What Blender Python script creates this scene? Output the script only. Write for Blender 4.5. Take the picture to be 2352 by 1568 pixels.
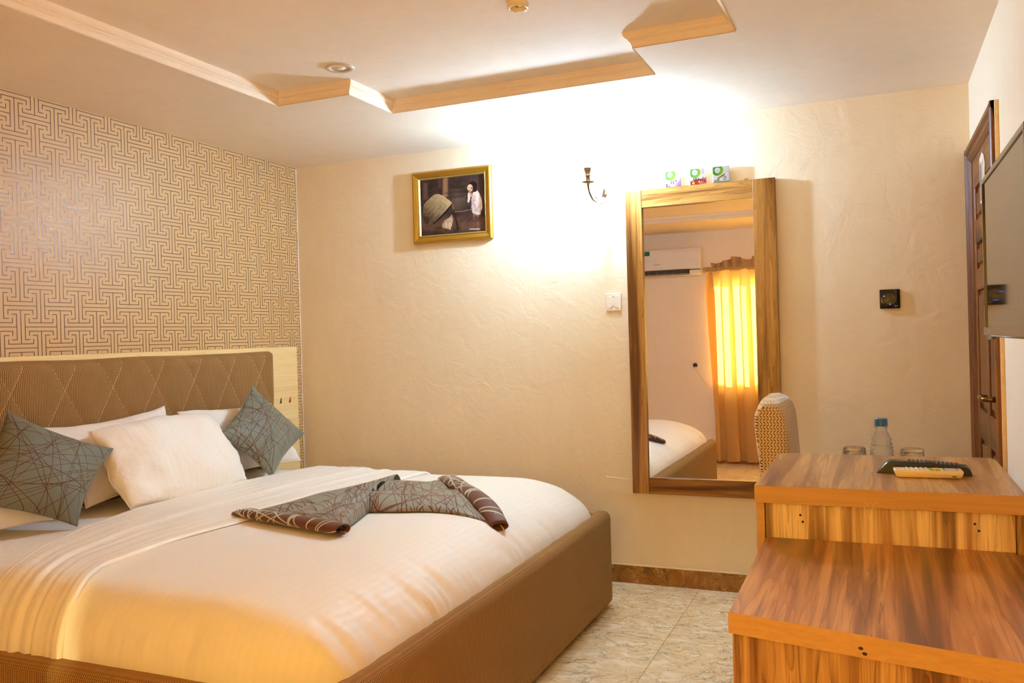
import bpy, bmesh, math, random
from mathutils import Vector, Matrix
random.seed(7)
for _o in list(bpy.data.objects):
    bpy.data.objects.remove(_o)
S = bpy.context.scene
COL = S.collection
PI = math.pi
H, W, D, NEAR = 2.40, 3.703, 0.0, -4.60       # ceiling height, right wall x, back wall y, near wall y

# ------------------------------------------------------------------ camera
def make_camera():
    yaw, pitch, roll = -0.4055, -0.0061, -0.0283
    f = Vector((math.sin(yaw)*math.cos(pitch), math.cos(yaw)*math.cos(pitch), math.sin(pitch)))
    r = Vector((math.cos(yaw), -math.sin(yaw), 0)); u = r.cross(f)
    r2 = r*math.cos(roll) + u*math.sin(roll); u2 = -r*math.sin(roll) + u*math.cos(roll)
    cd = bpy.data.cameras.new('camera'); cd.sensor_width = 36; cd.lens = 1961.06/2352*36
    cd.clip_start = 0.02
    c = bpy.data.objects.new('camera', cd); COL.objects.link(c)
    m = Matrix((r2, u2, -f)).transposed().to_4x4(); m.translation = (3.3039, -4.3690, 1.3167)
    c.matrix_world = m
    S.camera = c
make_camera()

# ------------------------------------------------------------------ world, light, exposure
BULB_STRENGTH = 2950.0
BULB_COLOR = (0.45, 0.70, 1.0)
SKY_STRENGTH = 8.6
SKY_COLOR = (1.0, 0.93, 0.40)
w = bpy.data.worlds.new('world'); S.world = w; w.use_nodes = True
bg = w.node_tree.nodes['Background']; bg.inputs[0].default_value = (*SKY_COLOR, 1); bg.inputs[1].default_value = SKY_STRENGTH
SUN_STRENGTH = 34.0
sd_ = bpy.data.lights.new('sun', 'SUN'); sd_.energy = SUN_STRENGTH; sd_.angle = math.radians(3); sd_.color = SKY_COLOR
sun = bpy.data.objects.new('sun', sd_); COL.objects.link(sun); sun.location = (0, -8, 4)
sun.rotation_euler = Vector((-0.30, 1.0, -0.22)).to_track_quat('-Z', 'Y').to_euler()
S.view_settings.view_transform = 'Standard'; S.view_settings.look = 'None'
S.view_settings.exposure = 0.0; S.view_settings.gamma = 1.0
S.view_settings.use_curve_mapping = False
S.cycles.max_bounces = 14; S.cycles.diffuse_bounces = 8; S.cycles.glossy_bounces = 6
S.cycles.transmission_bounces = 10; S.cycles.transparent_max_bounces = 12
S.cycles.caustics_reflective = False; S.cycles.caustics_refractive = False
S.cycles.sample_clamp_indirect = 60.0

# ------------------------------------------------------------------ helpers
def C(r, g, b):
    f = lambda v: (v/255/12.92) if v/255 <= 0.04045 else ((v/255+0.055)/1.055)**2.4
    return (f(r), f(g), f(b), 1.0)

def origin_of(o):
    v = Vector((0, 0, 0))
    while o is not None:
        v += o.location; o = o.parent
    return v

def thing(name, label, cat, loc, group=None):
    o = bpy.data.objects.new(name, None); COL.objects.link(o)
    o.empty_display_size = 0.05
    o.location = loc; tag(o, label, cat, group)
    return o

def tag(o, label, cat=None, group=None):
    o['label'] = label
    if cat: o['category'] = cat
    if group: o['group'] = group
    return o

def mk(name, verts, faces, mat, parent=None, smooth=False, loc=None, uvs=None, label=None, structure=False, mats=None, midx=None):
    """one mesh object; verts are world coordinates"""
    if parent is not None: base = origin_of(parent)
    elif loc is not None: base = Vector(loc)
    else:
        xs = [v[0] for v in verts]; ys = [v[1] for v in verts]; zs = [v[2] for v in verts]
        base = Vector(((min(xs)+max(xs))/2, (min(ys)+max(ys))/2, min(zs)))
    me = bpy.data.meshes.new(name)
    me.from_pydata([(v[0]-base[0], v[1]-base[1], v[2]-base[2]) for v in verts], [], faces)
    if uvs is not None:
        uv = me.uv_layers.new(name='UVMap')
        for l in me.loops: uv.data[l.index].uv = uvs[l.vertex_index]
    me.update()
    bm = bmesh.new(); bm.from_mesh(me); bmesh.ops.recalc_face_normals(bm, faces=bm.faces); bm.to_mesh(me); bm.free()
    if smooth:
        for p in me.polygons: p.use_smooth = True
    if mats:
        for m in mats: me.materials.append(m)
        if midx:
            for p, i in zip(me.polygons, midx): p.material_index = i
    elif mat: me.materials.append(mat)
    o = bpy.data.objects.new(name, me); COL.objects.link(o)
    if parent is not None: o.parent = parent
    else: o.location = base
    if label: o['label'] = label
    if structure: o['kind'] = 'structure'
    return o

def mkbm(name, bm, mat, parent=None, smooth=False, **k):
    bm.verts.ensure_lookup_table()
    for i, v in enumerate(bm.verts): v.index = i
    vs = [tuple(v.co) for v in bm.verts]; fs = [[v.index for v in f.verts] for f in bm.faces]
    bm.free()
    return mk(name, vs, fs, mat, parent, smooth, **k)

def box_bm(x0, x1, y0, y1, z0, z1, bev=0.0, seg=2, bm=None):
    b = bmesh.new()
    g = bmesh.ops.create_cube(b, size=1.0)
    for v in g['verts']:
        v.co = Vector((x0 + (v.co.x+0.5)*(x1-x0), y0 + (v.co.y+0.5)*(y1-y0), z0 + (v.co.z+0.5)*(z1-z0)))
    if bev > 0: bmesh.ops.bevel(b, geom=list(b.edges), offset=bev, segments=seg, profile=0.5, affect='EDGES')
    if bm is None: return b
    off = len(bm.verts); vm = {}
    for v in b.verts: vm[v] = bm.verts.new(v.co)
    for f in b.faces: bm.faces.new([vm[v] for v in f.verts])
    b.free()
    return bm

def box(name, x0, x1, y0, y1, z0, z1, mat, parent=None, bev=0.0, seg=2, **k):
    return mkbm(name, box_bm(x0, x1, y0, y1, z0, z1, bev, seg), mat, parent, **k)

def prism(name, poly, a0, a1, axis, mat, parent=None, **k):
    """polygon (list of 2d) extruded along axis"""
    n = len(poly)
    def P(q, a):
        if axis == 2: return (q[0], q[1], a)
        if axis == 1: return (q[0], a, q[1])
        return (a, q[0], q[1])
    vs = [P(q, a0) for q in poly] + [P(q, a1) for q in poly]
    fs = [list(range(n)), list(range(2*n-1, n-1, -1))] + [[i, (i+1) % n, n+(i+1) % n, n+i] for i in range(n)]
    return mk(name, vs, fs, mat, parent, **k)

def lathe(name, prof, centre, mat, parent=None, seg=32, axis=2, smooth=True, **k):
    """prof: list of (r, h); closed top and bottom when r == 0"""
    vs, fs = [], []
    rings = []
    for r, h in prof:
        if r <= 1e-6:
            rings.append([len(vs)]); vs.append((0, 0, h))
        else:
            rings.append(list(range(len(vs), len(vs)+seg)))
            for i in range(seg):
                a = 2*PI*i/seg; vs.append((r*math.cos(a), r*math.sin(a), h))
    for A, B in zip(rings, rings[1:]):
        for i in range(seg):
            j = (i+1) % seg
            if len(A) == 1 and len(B) == 1: continue
            if len(A) == 1: fs.append([A[0], B[i], B[j]])
            elif len(B) == 1: fs.append([A[i], A[j], B[0]])
            else: fs.append([A[i], A[j], B[j], B[i]])
    c = Vector(centre)
    def T(v):
        if axis == 2: return (c.x+v[0], c.y+v[1], c.z+v[2])
        if axis == 1: return (c.x+v[0], c.y+v[2], c.z+v[1])
        return (c.x+v[2], c.y+v[0], c.z+v[1])
    return mk(name, [T(v) for v in vs], fs, mat, parent, smooth, **k)

def tube_geo(path, rad, seg=8, cap=True):
    vs, fs = [], []
    n = len(path); P = [Vector(p) for p in path]
    R = rad if isinstance(rad, (list, tuple)) else [rad]*n
    t0 = (P[1]-P[0]).normalized()
    ref = Vector((0, 0, 1)) if abs(t0.z) < 0.9 else Vector((1, 0, 0))
    nrm = (ref - t0*ref.dot(t0)).normalized()
    for i in range(n):
        t = (P[min(i+1, n-1)] - P[max(i-1, 0)]).normalized()
        nrm = (nrm - t*nrm.dot(t)).normalized(); b = t.cross(nrm)
        for j in range(seg):
            a = 2*PI*j/seg; vs.append(tuple(P[i] + (nrm*math.cos(a) + b*math.sin(a))*R[i]))
    for i in range(n-1):
        for j in range(seg):
            k = (j+1) % seg; fs.append([i*seg+j, i*seg+k, (i+1)*seg+k, (i+1)*seg+j])
    if cap: fs.append(list(range(seg-1, -1, -1))); fs.append(list(range((n-1)*seg, n*seg)))
    return vs, fs

def tube(name, path, rad, mat, parent=None, seg=8, **k):
    v, f = tube_geo(path, rad, seg); return mk(name, v, f, mat, parent, True, **k)

def join_geo(parts):
    V, F = [], []
    for v, f in parts:
        o = len(V); V += list(v); F += [[i+o for i in q] for q in f]
    return V, F

def copy_thing(src, loc, label=None):
    c = src.copy(); COL.objects.link(c); c.location = loc
    if label: c['label'] = label
    for ch in list(src.children):
        d = ch.copy(); COL.objects.link(d); d.parent = c
        for g in list(ch.children):
            e = g.copy(); COL.objects.link(e); e.parent = d
    return c

def text(name, body, size, centre, xdir, up, mat, parent, depth=0.0004, spacing=1.0, label=None):
    """lettering as mesh, facing along xdir x up"""
    cu = bpy.data.curves.new(name, 'FONT'); cu.body = body; cu.size = size
    cu.align_x = 'CENTER'; cu.align_y = 'CENTER'; cu.extrude = depth; cu.space_character = spacing
    cu.resolution_u = 3
    tmp = bpy.data.objects.new('tmp', cu); COL.objects.link(tmp)
    dg = bpy.context.evaluated_depsgraph_get(); dg.update()
    me = bpy.data.meshes.new_from_object(tmp.evaluated_get(dg))
    bpy.data.objects.remove(tmp); bpy.data.curves.remove(cu)
    X = Vector(xdir).normalized(); Y = Vector(up).normalized(); Z = X.cross(Y)
    base = origin_of(parent)
    for v in me.vertices:
        v.co = Vector(centre) + X*v.co.x + Y*v.co.y + Z*v.co.z - base
    me.materials.clear(); me.materials.append(mat); me.name = name
    o = bpy.data.objects.new(name, me); COL.objects.link(o); o.parent = parent
    if label: o['label'] = label
    return o

def smooth_angle(o, ang=40):
    for p in o.data.polygons: p.use_smooth = True
    try: o.data.set_sharp_from_angle(angle=math.radians(ang))
    except Exception: pass
    return o

def orient(o, d):
    # make an open sheet face direction d
    tot = Vector((0, 0, 0))
    for p in o.data.polygons: tot += p.normal*p.area
    if tot.dot(Vector(d)) < 0: o.data.flip_normals()
    return o

def lerp(a, b, t): return a + (b-a)*t
def interp(x, xs, ys):
    if x <= xs[0]: return ys[0]
    for i in range(len(xs)-1):
        if x <= xs[i+1]:
            t = (x-xs[i])/(xs[i+1]-xs[i]); t = t*t*(3-2*t)*0.5 + t*0.5
            return lerp(ys[i], ys[i+1], t)
    return ys[-1]
def vnoise(x, y, seed=0):
    def hsh(i, j):
        n = (i*374761393 + j*668265263 + seed*982451653) & 0xffffffff
        n = ((n ^ (n >> 13))*1274126177) & 0xffffffff
        return ((n ^ (n >> 16)) & 0xffff)/65535.0
    i, j = math.floor(x), math.floor(y); fx, fy = x-i, y-j
    fx = fx*fx*(3-2*fx); fy = fy*fy*(3-2*fy)
    return lerp(lerp(hsh(i, j), hsh(i+1, j), fx), lerp(hsh(i, j+1), hsh(i+1, j+1), fx), fy)*2-1

# ------------------------------------------------------------------ materials
class N:
    def __init__(s, name):
        s.m = bpy.data.materials.new(name); s.m.use_nodes = True; s.t = s.m.node_tree
        s.b = s.t.nodes['Principled BSDF']; s.out = s.t.nodes['Material Output']
    def new(s, typ, **k):
        n = s.t.nodes.new(typ)
        for a, v in k.items():
            if a.startswith('i_'): n.inputs[a[2:].replace('_', ' ')].default_value = v
            else: setattr(n, a, v)
        return n
    def ln(s, a, b): s.t.links.new(a, b)
    def math(s, op, a, b=None, c=None, clamp=False):
        n = s.t.nodes.new('ShaderNodeMath'); n.operation = op; n.use_clamp = clamp
        for i, v in enumerate((a, b, c)):
            if v is None: continue
            if isinstance(v, (int, float)): n.inputs[i].default_value = v
            else: s.ln(v, n.inputs[i])
        return n.outputs[0]
    def mix(s, fac, a, b, blend='MIX'):
        n = s.t.nodes.new('ShaderNodeMix'); n.data_type = 'RGBA'; n.blend_type = blend
        for i, v in ((0, fac), (6, a), (7, b)):
            if isinstance(v, (int, float, tuple)): n.inputs[i].default_value = v
            else: s.ln(v, n.inputs[i])
        return n.outputs[2]
    def coord(s, which='Object'):
        return s.new('ShaderNodeTexCoord').outputs[which]
    def mapping(s, vec, scale=(1, 1, 1), loc=(0, 0, 0), rot=(0, 0, 0)):
        n = s.new('ShaderNodeMapping'); s.ln(vec, n.inputs[0])
        n.inputs['Scale'].default_value = scale; n.inputs['Location'].default_value = loc; n.inputs['Rotation'].default_value = rot
        return n.outputs[0]
    def noise(s, vec, scale=5, detail=3, rough=0.5, dist=0.0):
        n = s.new('ShaderNodeTexNoise'); s.ln(vec, n.inputs['Vector'])
        n.inputs['Scale'].default_value = scale; n.inputs['Detail'].default_value = detail
        n.inputs['Roughness'].default_value = rough; n.inputs['Distortion'].default_value = dist
        return n.outputs[0]
    def ramp(s, fac, stops, interp='LINEAR'):
        n = s.new('ShaderNodeValToRGB'); s.ln(fac, n.inputs[0]); cr = n.color_ramp; cr.interpolation = interp
        while len(cr.elements) < len(stops): cr.elements.new(0.5)
        for e, (p, c) in zip(cr.elements, stops):
            e.position = p; e.color = c if isinstance(c, tuple) else (c, c, c, 1)
        return n.outputs[0]
    def bump(s, h, strength=0.3, dist=0.01, chain=None):
        n = s.new('ShaderNodeBump'); s.ln(h, n.inputs['Height'])
        n.inputs['Strength'].default_value = strength; n.inputs['Distance'].default_value = dist
        if chain is not None: s.ln(chain, n.inputs['Normal'])
        return n.outputs[0]
    def set(s, **k):
        for a, v in k.items():
            key = {'color': 'Base Color', 'rough': 'Roughness', 'metal': 'Metallic', 'normal': 'Normal', 'spec': 'Specular IOR Level',
                   'sheen': 'Sheen Weight', 'trans': 'Transmission Weight', 'ior': 'IOR', 'coat': 'Coat Weight', 'alpha': 'Alpha',
                   'sheen_rough': 'Sheen Roughness', 'emit': 'Emission Strength', 'emit_color': 'Emission Color', 'sss': 'Subsurface Weight',
                   'sheen_tint': 'Sheen Tint'}[a]
            if isinstance(v, (int, float, tuple)): s.b.inputs[key].default_value = v
            else: s.ln(v, s.b.inputs[key])
        return s

def plain(name, col, rough=0.5, metal=0.0, spec=0.5, var=0.05, **k):
    n = N(name); co = n.coord()
    nz = n.noise(co, 40, 3)
    c2 = tuple(x*(1-var*2) for x in col[:3])+(1,)
    n.set(color=n.mix(nz, c2, col), rough=rough, metal=metal, spec=spec, **k)
    return n.m

def plaster(name, c1, c2, bump=0.35, rough=0.85, spec=0.06):
    n = N(name); co = n.coord()
    a = n.noise(co, 1.3, 4, 0.55, 0.4); st = n.noise(n.mapping(co, (6, 6, 1.2)), 2.2, 4, 0.6, 0.6)
    mixv = n.math('ADD', n.math('MULTIPLY', a, 0.65), n.math('MULTIPLY', st, 0.35))
    col = n.ramp(mixv, [(0.32, c1), (0.68, c2)])
    b1 = n.noise(co, 90, 3, 0.6); b2 = n.noise(co, 9, 4, 0.55, 0.8)
    nb = n.bump(b2, bump*0.8, 0.02); nb = n.bump(b1, bump*0.7, 0.003, nb)
    n.set(color=col, rough=rough, spec=spec, normal=nb)
    return n.m

def wood(name, grain, stops, scale=1.0, rough=0.32, spec=0.5, fine=0.25, seed=0.0, warp=1.0, streak=0.66):
    """grain: axis index along which the fibres run"""
    n = N(name); co = n.coord()
    sc = [8.0*scale]*3; sc[grain] = 0.5*scale
    v = n.mapping(co, tuple(sc), (seed, seed*1.7, seed*0.6))
    a = n.noise(v, 1.0, 3, 0.6, 0.6*warp)
    sf = [170.0*scale]*3; sf[grain] = 5.0*scale
    f = n.noise(n.mapping(co, tuple(sf), (seed, 0, 0)), 1.0, 2, 0.6)
    sm = [30.0*scale]*3; sm[grain] = 0.9*scale
    md = n.noise(n.mapping(co, tuple(sm), (seed, 3, seed)), 1.0, 3, 0.62, 0.25)
    v2 = n.math('ADD', n.math('MULTIPLY', a, 0.62), n.math('MULTIPLY', md, 0.38))
    col = n.ramp(v2, stops)
    # growth-ring lines: repeated contours of the large noise, sharp on one side
    rr = n.math('FRACT', n.math('MULTIPLY', a, 11.0))
    ln = n.math('MULTIPLY', n.math('POWER', rr, 5.0), n.math('MULTIPLY_ADD', md, 2.6, -0.75, clamp=True))
    r2 = n.math('FRACT', n.math('MULTIPLY', md, 7.0))
    ln2 = n.math('MULTIPLY', n.math('POWER', r2, 7.0), 0.5)
    dk = n.math('SUBTRACT', 1.0, n.math('MULTIPLY', n.math('MAXIMUM', ln, ln2), streak))
    fm = n.math('MULTIPLY', n.math('MULTIPLY_ADD', f, fine*2, 1.0-fine), dk)
    cc = n.new('ShaderNodeCombineColor')
    for i in range(3): n.ln(n.math('POWER', fm, (0.85, 1.1, 1.35)[i]), cc.inputs[i])
    col = n.mix(1.0, col, cc.outputs[0], 'MULTIPLY')
    n.set(color=col, rough=rough, spec=spec, normal=n.bump(f, 0.06, 0.001))
    return n.m

def corduroy(name, axis, pitch=0.0075, dark=C(112, 74, 34), light=C(204, 160, 104), along=2):
    n = N(name); co = n.coord(); sp = n.new('ShaderNodeSeparateXYZ'); n.ln(co, sp.inputs[0])
    s = n.math('SINE', n.math('MULTIPLY', sp.outputs[axis], 2*PI/pitch))
    s = n.math('MULTIPLY_ADD', s, 0.5, 0.5)
    t = n.math('SINE', n.math('MULTIPLY', sp.outputs[along], 2*PI/0.007))
    t = n.math('MULTIPLY_ADD', t, 0.25, 0.75)
    h = n.math('MULTIPLY', s, t)
    big = n.noise(co, 3.0, 4, 0.6)
    base = n.mix(n.math('MULTIPLY', big, 0.6), light, C(168, 124, 74))
    col = n.mix(n.math('POWER', h, 0.8), dark, base)
    n.set(color=col, rough=0.85, spec=0.15, sheen=0.25, sheen_rough=0.4, normal=n.bump(h, 0.5, 0.003))
    n.b.inputs['Sheen Tint'].default_value = C(230, 200, 150)
    return n.m

def linen(name, stripe_axis=None, pitch=0.022, col=C(246, 238, 228), wrinkle=0.12, dots=False, uvstripe=False):
    n = N(name); co = n.coord()
    w1 = n.noise(n.mapping(co, (3, 3, 3)), 2.0, 4, 0.6, 1.0); w2 = n.noise(co, 260, 2)
    nb = n.bump(w1, wrinkle, 0.03); nb = n.bump(w2, 0.06, 0.001, nb)
    rough = 0.62
    colr = n.mix(w1, tuple(c*0.96 for c in col[:3])+(1,), col)
    if stripe_axis is not None:
        src = n.coord('UV') if uvstripe else co
        sp = n.new('ShaderNodeSeparateXYZ'); n.ln(src, sp.inputs[0])
        s = n.math('SINE', n.math('MULTIPLY', sp.outputs[stripe_axis], 2*PI/pitch))
        m = n.math('GREATER_THAN', s, 0.0)
        rough = n.math('MULTIPLY_ADD', m, -0.14, 0.62)
        colr = n.mix(m, tuple(c*0.968 for c in col[:3])+(1,), colr)
    if dots:
        vo = n.new('ShaderNodeTexVoronoi'); n.ln(co, vo.inputs['Vector']); vo.inputs['Scale'].default_value = 90; vo.inputs['Randomness'].default_value = 0.1
        m = n.math('LESS_THAN', vo.outputs['Distance'], 0.28)
        colr = n.mix(m, tuple(c*0.93 for c in col[:3])+(1,), col)
    n.set(color=colr, rough=rough, spec=0.3, sheen=0.12, normal=nb)
    return n.m

def crossed(name, base, line, nlines=26, width=0.004, seed=1, curve=0.25, repeat=None, sheen=0.15):
    """satin with a web of long crossing threads, drawn in the UV plane"""
    rnd = random.Random(seed)
    n = N(name); uv = n.coord('UV')
    if repeat:
        sp0 = n.new('ShaderNodeSeparateXYZ'); n.ln(uv, sp0.inputs[0])
        uu = n.math('PINGPONG', sp0.outputs[0], repeat); vv = sp0.outputs[1]
    else:
        sp0 = n.new('ShaderNodeSeparateXYZ'); n.ln(uv, sp0.inputs[0]); uu, vv = sp0.outputs[0], sp0.outputs[1]
    cv = n.new('ShaderNodeCombineXYZ'); n.ln(uu, cv.inputs[0]); n.ln(vv, cv.inputs[1])
    dm = None
    for i in range(nlines):
        a = rnd.choice([rnd.gauss(0.15, 0.25), rnd.gauss(1.5, 0.3), rnd.gauss(0.9, 0.25), rnd.gauss(2.2, 0.25)])
        nx, ny = -math.sin(a), math.cos(a)
        px, py = rnd.uniform(0.02, 0.98)*(repeat or 1), rnd.uniform(0.02, 0.98)
        k = rnd.uniform(-curve, curve)
        d1 = n.new('ShaderNodeVectorMath', operation='DOT_PRODUCT'); n.ln(cv.outputs[0], d1.inputs[0]); d1.inputs[1].default_value = (nx, ny, 0)
        d2 = n.new('ShaderNodeVectorMath', operation='DOT_PRODUCT'); n.ln(cv.outputs[0], d2.inputs[0]); d2.inputs[1].default_value = (ny, -nx, 0)
        t = n.math('ADD', d2.outputs['Value'], -(px*ny - py*nx))
        q = n.math('MULTIPLY', n.math('MULTIPLY', t, t), k)
        dd = n.math('ABSOLUTE', n.math('ADD', n.math('ADD', d1.outputs['Value'], -(px*nx+py*ny)), q))
        dm = dd if dm is None else n.math('MINIMUM', dm, dd)
    m = n.math('LESS_THAN', dm, width)
    nz = n.noise(n.coord(), 14, 3)
    bb = n.mix(nz, tuple(c*0.85 for c in base[:3])+(1,), base)
    n.set(color=n.mix(m, bb, line), rough=0.55, spec=0.22, sheen=sheen, normal=n.bump(n.noise(n.coord(), 18, 4, 0.6, 0.6), 0.15, 0.01))
    return n.m

M = {}
M['wall'] = plaster('cream wall paint', C(238, 219, 186), C(244, 229, 200), 0.24)
M['wall_r'] = plaster('pale wall paint', C(240, 222, 196), C(245, 229, 206), 0.14)
M['ceil'] = plaster('ceiling paint', C(234, 218, 198), C(242, 228, 210), 0.12)
M['mould'] = plaster('plaster moulding', C(240, 218, 188), C(246, 226, 200), 0.1)
M['paper'] = plaster('wallpaper ground', C(208, 168, 114), C(216, 178, 124), 0.12, 0.45, 0.4)
M['ink'] = N('bronze foil').set(color=C(94, 56, 26), rough=0.35, metal=0.35, spec=0.6).m
M['cord_y'] = corduroy('ribbed upholstery across', 1)
M['cord_x'] = corduroy('ribbed upholstery along', 0)
M['thread'] = plain('gold thread', C(204, 164, 110), 0.6)
M['linen'] = linen('white linen')
M['stripe'] = linen('striped satin cotton', 0, 0.026)
M['pstripe'] = linen('striped pillow cotton', 0, 0.045, uvstripe=True, wrinkle=0.3)
M['sheet'] = linen('dotted sheet', dots=True)
M['cush'] = crossed('grey green satin', C(120, 122, 106), C(88, 50, 32), 44, 0.0030, 3)
M['cush2'] = crossed('grey green satin two', C(126, 128, 112), C(92, 54, 36), 44, 0.0030, 11)
M['run'] = crossed('grey green runner', C(146, 142, 124), C(104, 58, 36), 60, 0.0034, 5)
M['runback'] = crossed('brown runner reverse', C(106, 58, 38), C(196, 194, 168), 44, 0.0052, 8)
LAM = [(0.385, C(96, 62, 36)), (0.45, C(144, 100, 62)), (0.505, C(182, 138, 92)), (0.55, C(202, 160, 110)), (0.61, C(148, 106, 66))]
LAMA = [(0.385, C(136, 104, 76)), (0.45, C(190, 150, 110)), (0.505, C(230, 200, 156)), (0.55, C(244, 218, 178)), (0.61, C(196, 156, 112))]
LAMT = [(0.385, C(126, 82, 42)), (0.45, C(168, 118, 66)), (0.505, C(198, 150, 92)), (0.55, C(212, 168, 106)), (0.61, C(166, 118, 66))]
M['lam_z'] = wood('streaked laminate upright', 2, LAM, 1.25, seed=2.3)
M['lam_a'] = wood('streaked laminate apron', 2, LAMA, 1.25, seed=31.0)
LAMY = [(0.385, C(108, 64, 30)), (0.45, C(154, 98, 50)), (0.505, C(194, 134, 74)), (0.55, C(212, 154, 88)), (0.61, C(152, 98, 52))]
M['lam_y'] = wood('streaked laminate lengthwise', 1, LAMY, 1.0, seed=5.1, rough=0.28)
M['lam_top'] = wood('pale streaked laminate', 1, LAMT, 1.0, seed=8.7, rough=0.3)
M['edge'] = wood('edge banding', 0, [(0.3, C(190, 144, 90)), (0.7, C(206, 160, 104))], 1.2, fine=0.1, seed=1.0, streak=0.12)
M['edge_y'] = wood('edge banding side', 1, [(0.3, C(180, 128, 76)), (0.7, C(196, 144, 90))], 1.2, fine=0.1, seed=4.0, streak=0.12)
M['edge2'] = wood('honey edge banding', 0, [(0.3, C(190, 146, 92)), (0.7, C(204, 160, 106))], 1.2, fine=0.12, seed=3.0, streak=0.15)
MIR = [(0.385, C(102, 58, 16)), (0.45, C(144, 92, 36)), (0.52, C(174, 120, 56)), (0.60, C(190, 138, 72))]
M['mf_z'] = wood('mirror frame upright', 2, MIR, 1.5, seed=6.0)
M['mf_x'] = wood('mirror frame rail', 0, MIR, 1.5, seed=9.0)
M['door'] = wood('varnished door wood', 2, [(0.38, C(70, 36, 12)), (0.5, C(120, 70, 30)), (0.62, C(148, 92, 42))], 1.2, seed=12.0, rough=0.38, spec=0.3)
M['door_y'] = wood('varnished door rail', 1, [(0.38, C(70, 36, 12)), (0.5, C(120, 70, 30)), (0.62, C(148, 92, 42))], 1.2, seed=15.0, rough=0.38, spec=0.3)
M['pine'] = wood('pale board', 1, [(0.3, C(232, 196, 130)), (0.5, C(244, 214, 152)), (0.7, C(248, 222, 164))], 0.6, fine=0.06, seed=20.0, rough=0.35, warp=2.2, streak=0.16)
M['gold'] = plain('gilt frame', C(196, 150, 52), 0.32, 0.75, var=0.08)
M['gold2'] = plain('gilt bead', C(226, 196, 120), 0.22, 0.85)
M['brass'] = plain('aged brass', C(134, 98, 44), 0.25, 0.95)
M['chrome'] = plain('polished metal', C(226, 214, 196), 0.15, 0.9)
M['lampmetal'] = plain('dull silvered metal', C(146, 120, 92), 0.35, 0.8)
M['mirror'] = N('mirror silver').set(color=(0.93, 0.92, 0.90, 1), metal=1.0, rough=0.005).m
M['white'] = plain('white plastic', C(240, 232, 220), 0.35, var=0.01)
M['ivory'] = plain('ivory plastic', C(242, 224, 190), 0.35, var=0.02)
M['acw'] = plain('glossy white plastic', C(232, 222, 212), 0.16, var=0.01)
M['black'] = plain('black plastic', C(26, 20, 16), 0.3, var=0.1)
M['blackg'] = plain('glossy black', C(34, 22, 14), 0.12, var=0.1)
M['screen'] = N('tv screen').set(color=C(34, 22, 12), rough=0.05, spec=0.9).m
M['tvb'] = plain('tv bezel', C(88, 64, 44), 0.14, var=0.1)
M['grey'] = plain('grey plastic', C(120, 112, 104), 0.4)
M['dgrey'] = plain('dark grey', C(62, 58, 58), 0.5)
M['teal'] = plain('teal sticker', C(22, 96, 84), 0.3)
M['led'] = N('blue led').set(color=C(40, 60, 255), emit=6.0, emit_color=C(90, 120, 255)).m
M['cap'] = plain('blue cap', C(34, 106, 168), 0.35)
M['redb'] = plain('red button', C(206, 36, 30), 0.4)
M['yelb'] = plain('yellow button', C(236, 186, 40), 0.4)
M['grnb'] = plain('green button', C(136, 182, 66), 0.4)
M['blub'] = plain('blue button', C(50, 90, 170), 0.4)
M['ink_d'] = plain('dark print', C(40, 24, 14), 0.5)
M['ink_g'] = plain('grey print', C(120, 116, 110), 0.5)
M['pale'] = plain('pale print', C(226, 202, 170), 0.5)
M['grout'] = plain('grout', C(196, 170, 128), 0.8)
M['downl'] = plain('downlight ring', C(214, 196, 176), 0.4)

def vcol(name, rough=0.5):
    n = N(name); a = n.new('ShaderNodeVertexColor'); a.layer_name = 'Col'
    n.set(color=a.outputs[0], rough=rough, spec=0.15); return n.m
M['print'] = vcol('printed surface', 0.5)
M['printg'] = vcol('glossy print', 0.3)

def glass(name, col, rough=0.0, ior=1.45, clear=0.0):
    n = N(name)
    n.set(color=col, rough=rough, trans=1.0, ior=ior, spec=0.5)
    if clear > 0:
        tr = n.new('ShaderNodeBsdfTransparent'); tr.inputs[0].default_value = col
        mx = n.new('ShaderNodeMixShader'); mx.inputs[0].default_value = clear
        n.ln(n.b.outputs[0], mx.inputs[1]); n.ln(tr.outputs[0], mx.inputs[2]); n.ln(mx.outputs[0], n.out.inputs[0])
    return n.m
M['glass'] = glass('clear glass', (1.0, 1.0, 1.0, 1), clear=0.2)
M['pet'] = glass('bluish clear plastic', (0.93, 0.95, 1.0, 1), 0.0, 1.28, clear=0.45)
M['crystal'] = glass('crystal', (0.92, 0.84, 0.72, 1), 0.0, 1.5)
def pane_mat():
    n = N('window pane'); tr = n.new('ShaderNodeBsdfTransparent'); gl = n.new('ShaderNodeBsdfGlossy'); gl.inputs['Roughness'].default_value = 0.02
    mx = n.new('ShaderNodeMixShader'); mx.inputs[0].default_value = 0.08
    n.ln(tr.outputs[0], mx.inputs[1]); n.ln(gl.outputs[0], mx.inputs[2]); n.ln(mx.outputs[0], n.out.inputs[0])
    return n.m
M['pane'] = pane_mat()
def curtain_mat():
    n = N('sheer gold curtain'); co = n.coord()
    d = n.new('ShaderNodeBsdfDiffuse'); t = n.new('ShaderNodeBsdfTranslucent')
    nz = n.noise(n.mapping(co, (30, 30, 2)), 3, 3)
    cc = n.mix(nz, C(206, 164, 96), C(226, 188, 124))
    n.ln(cc, d.inputs[0]); t.inputs[0].default_value = C(242, 204, 126)
    mx = n.new('ShaderNodeMixShader'); mx.inputs[0].default_value = 0.5
    n.ln(d.outputs[0], mx.inputs[1]); n.ln(t.outputs[0], mx.inputs[2]); n.ln(mx.outputs[0], n.out.inputs[0])
    return n.m
M['curtain'] = curtain_mat()
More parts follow.
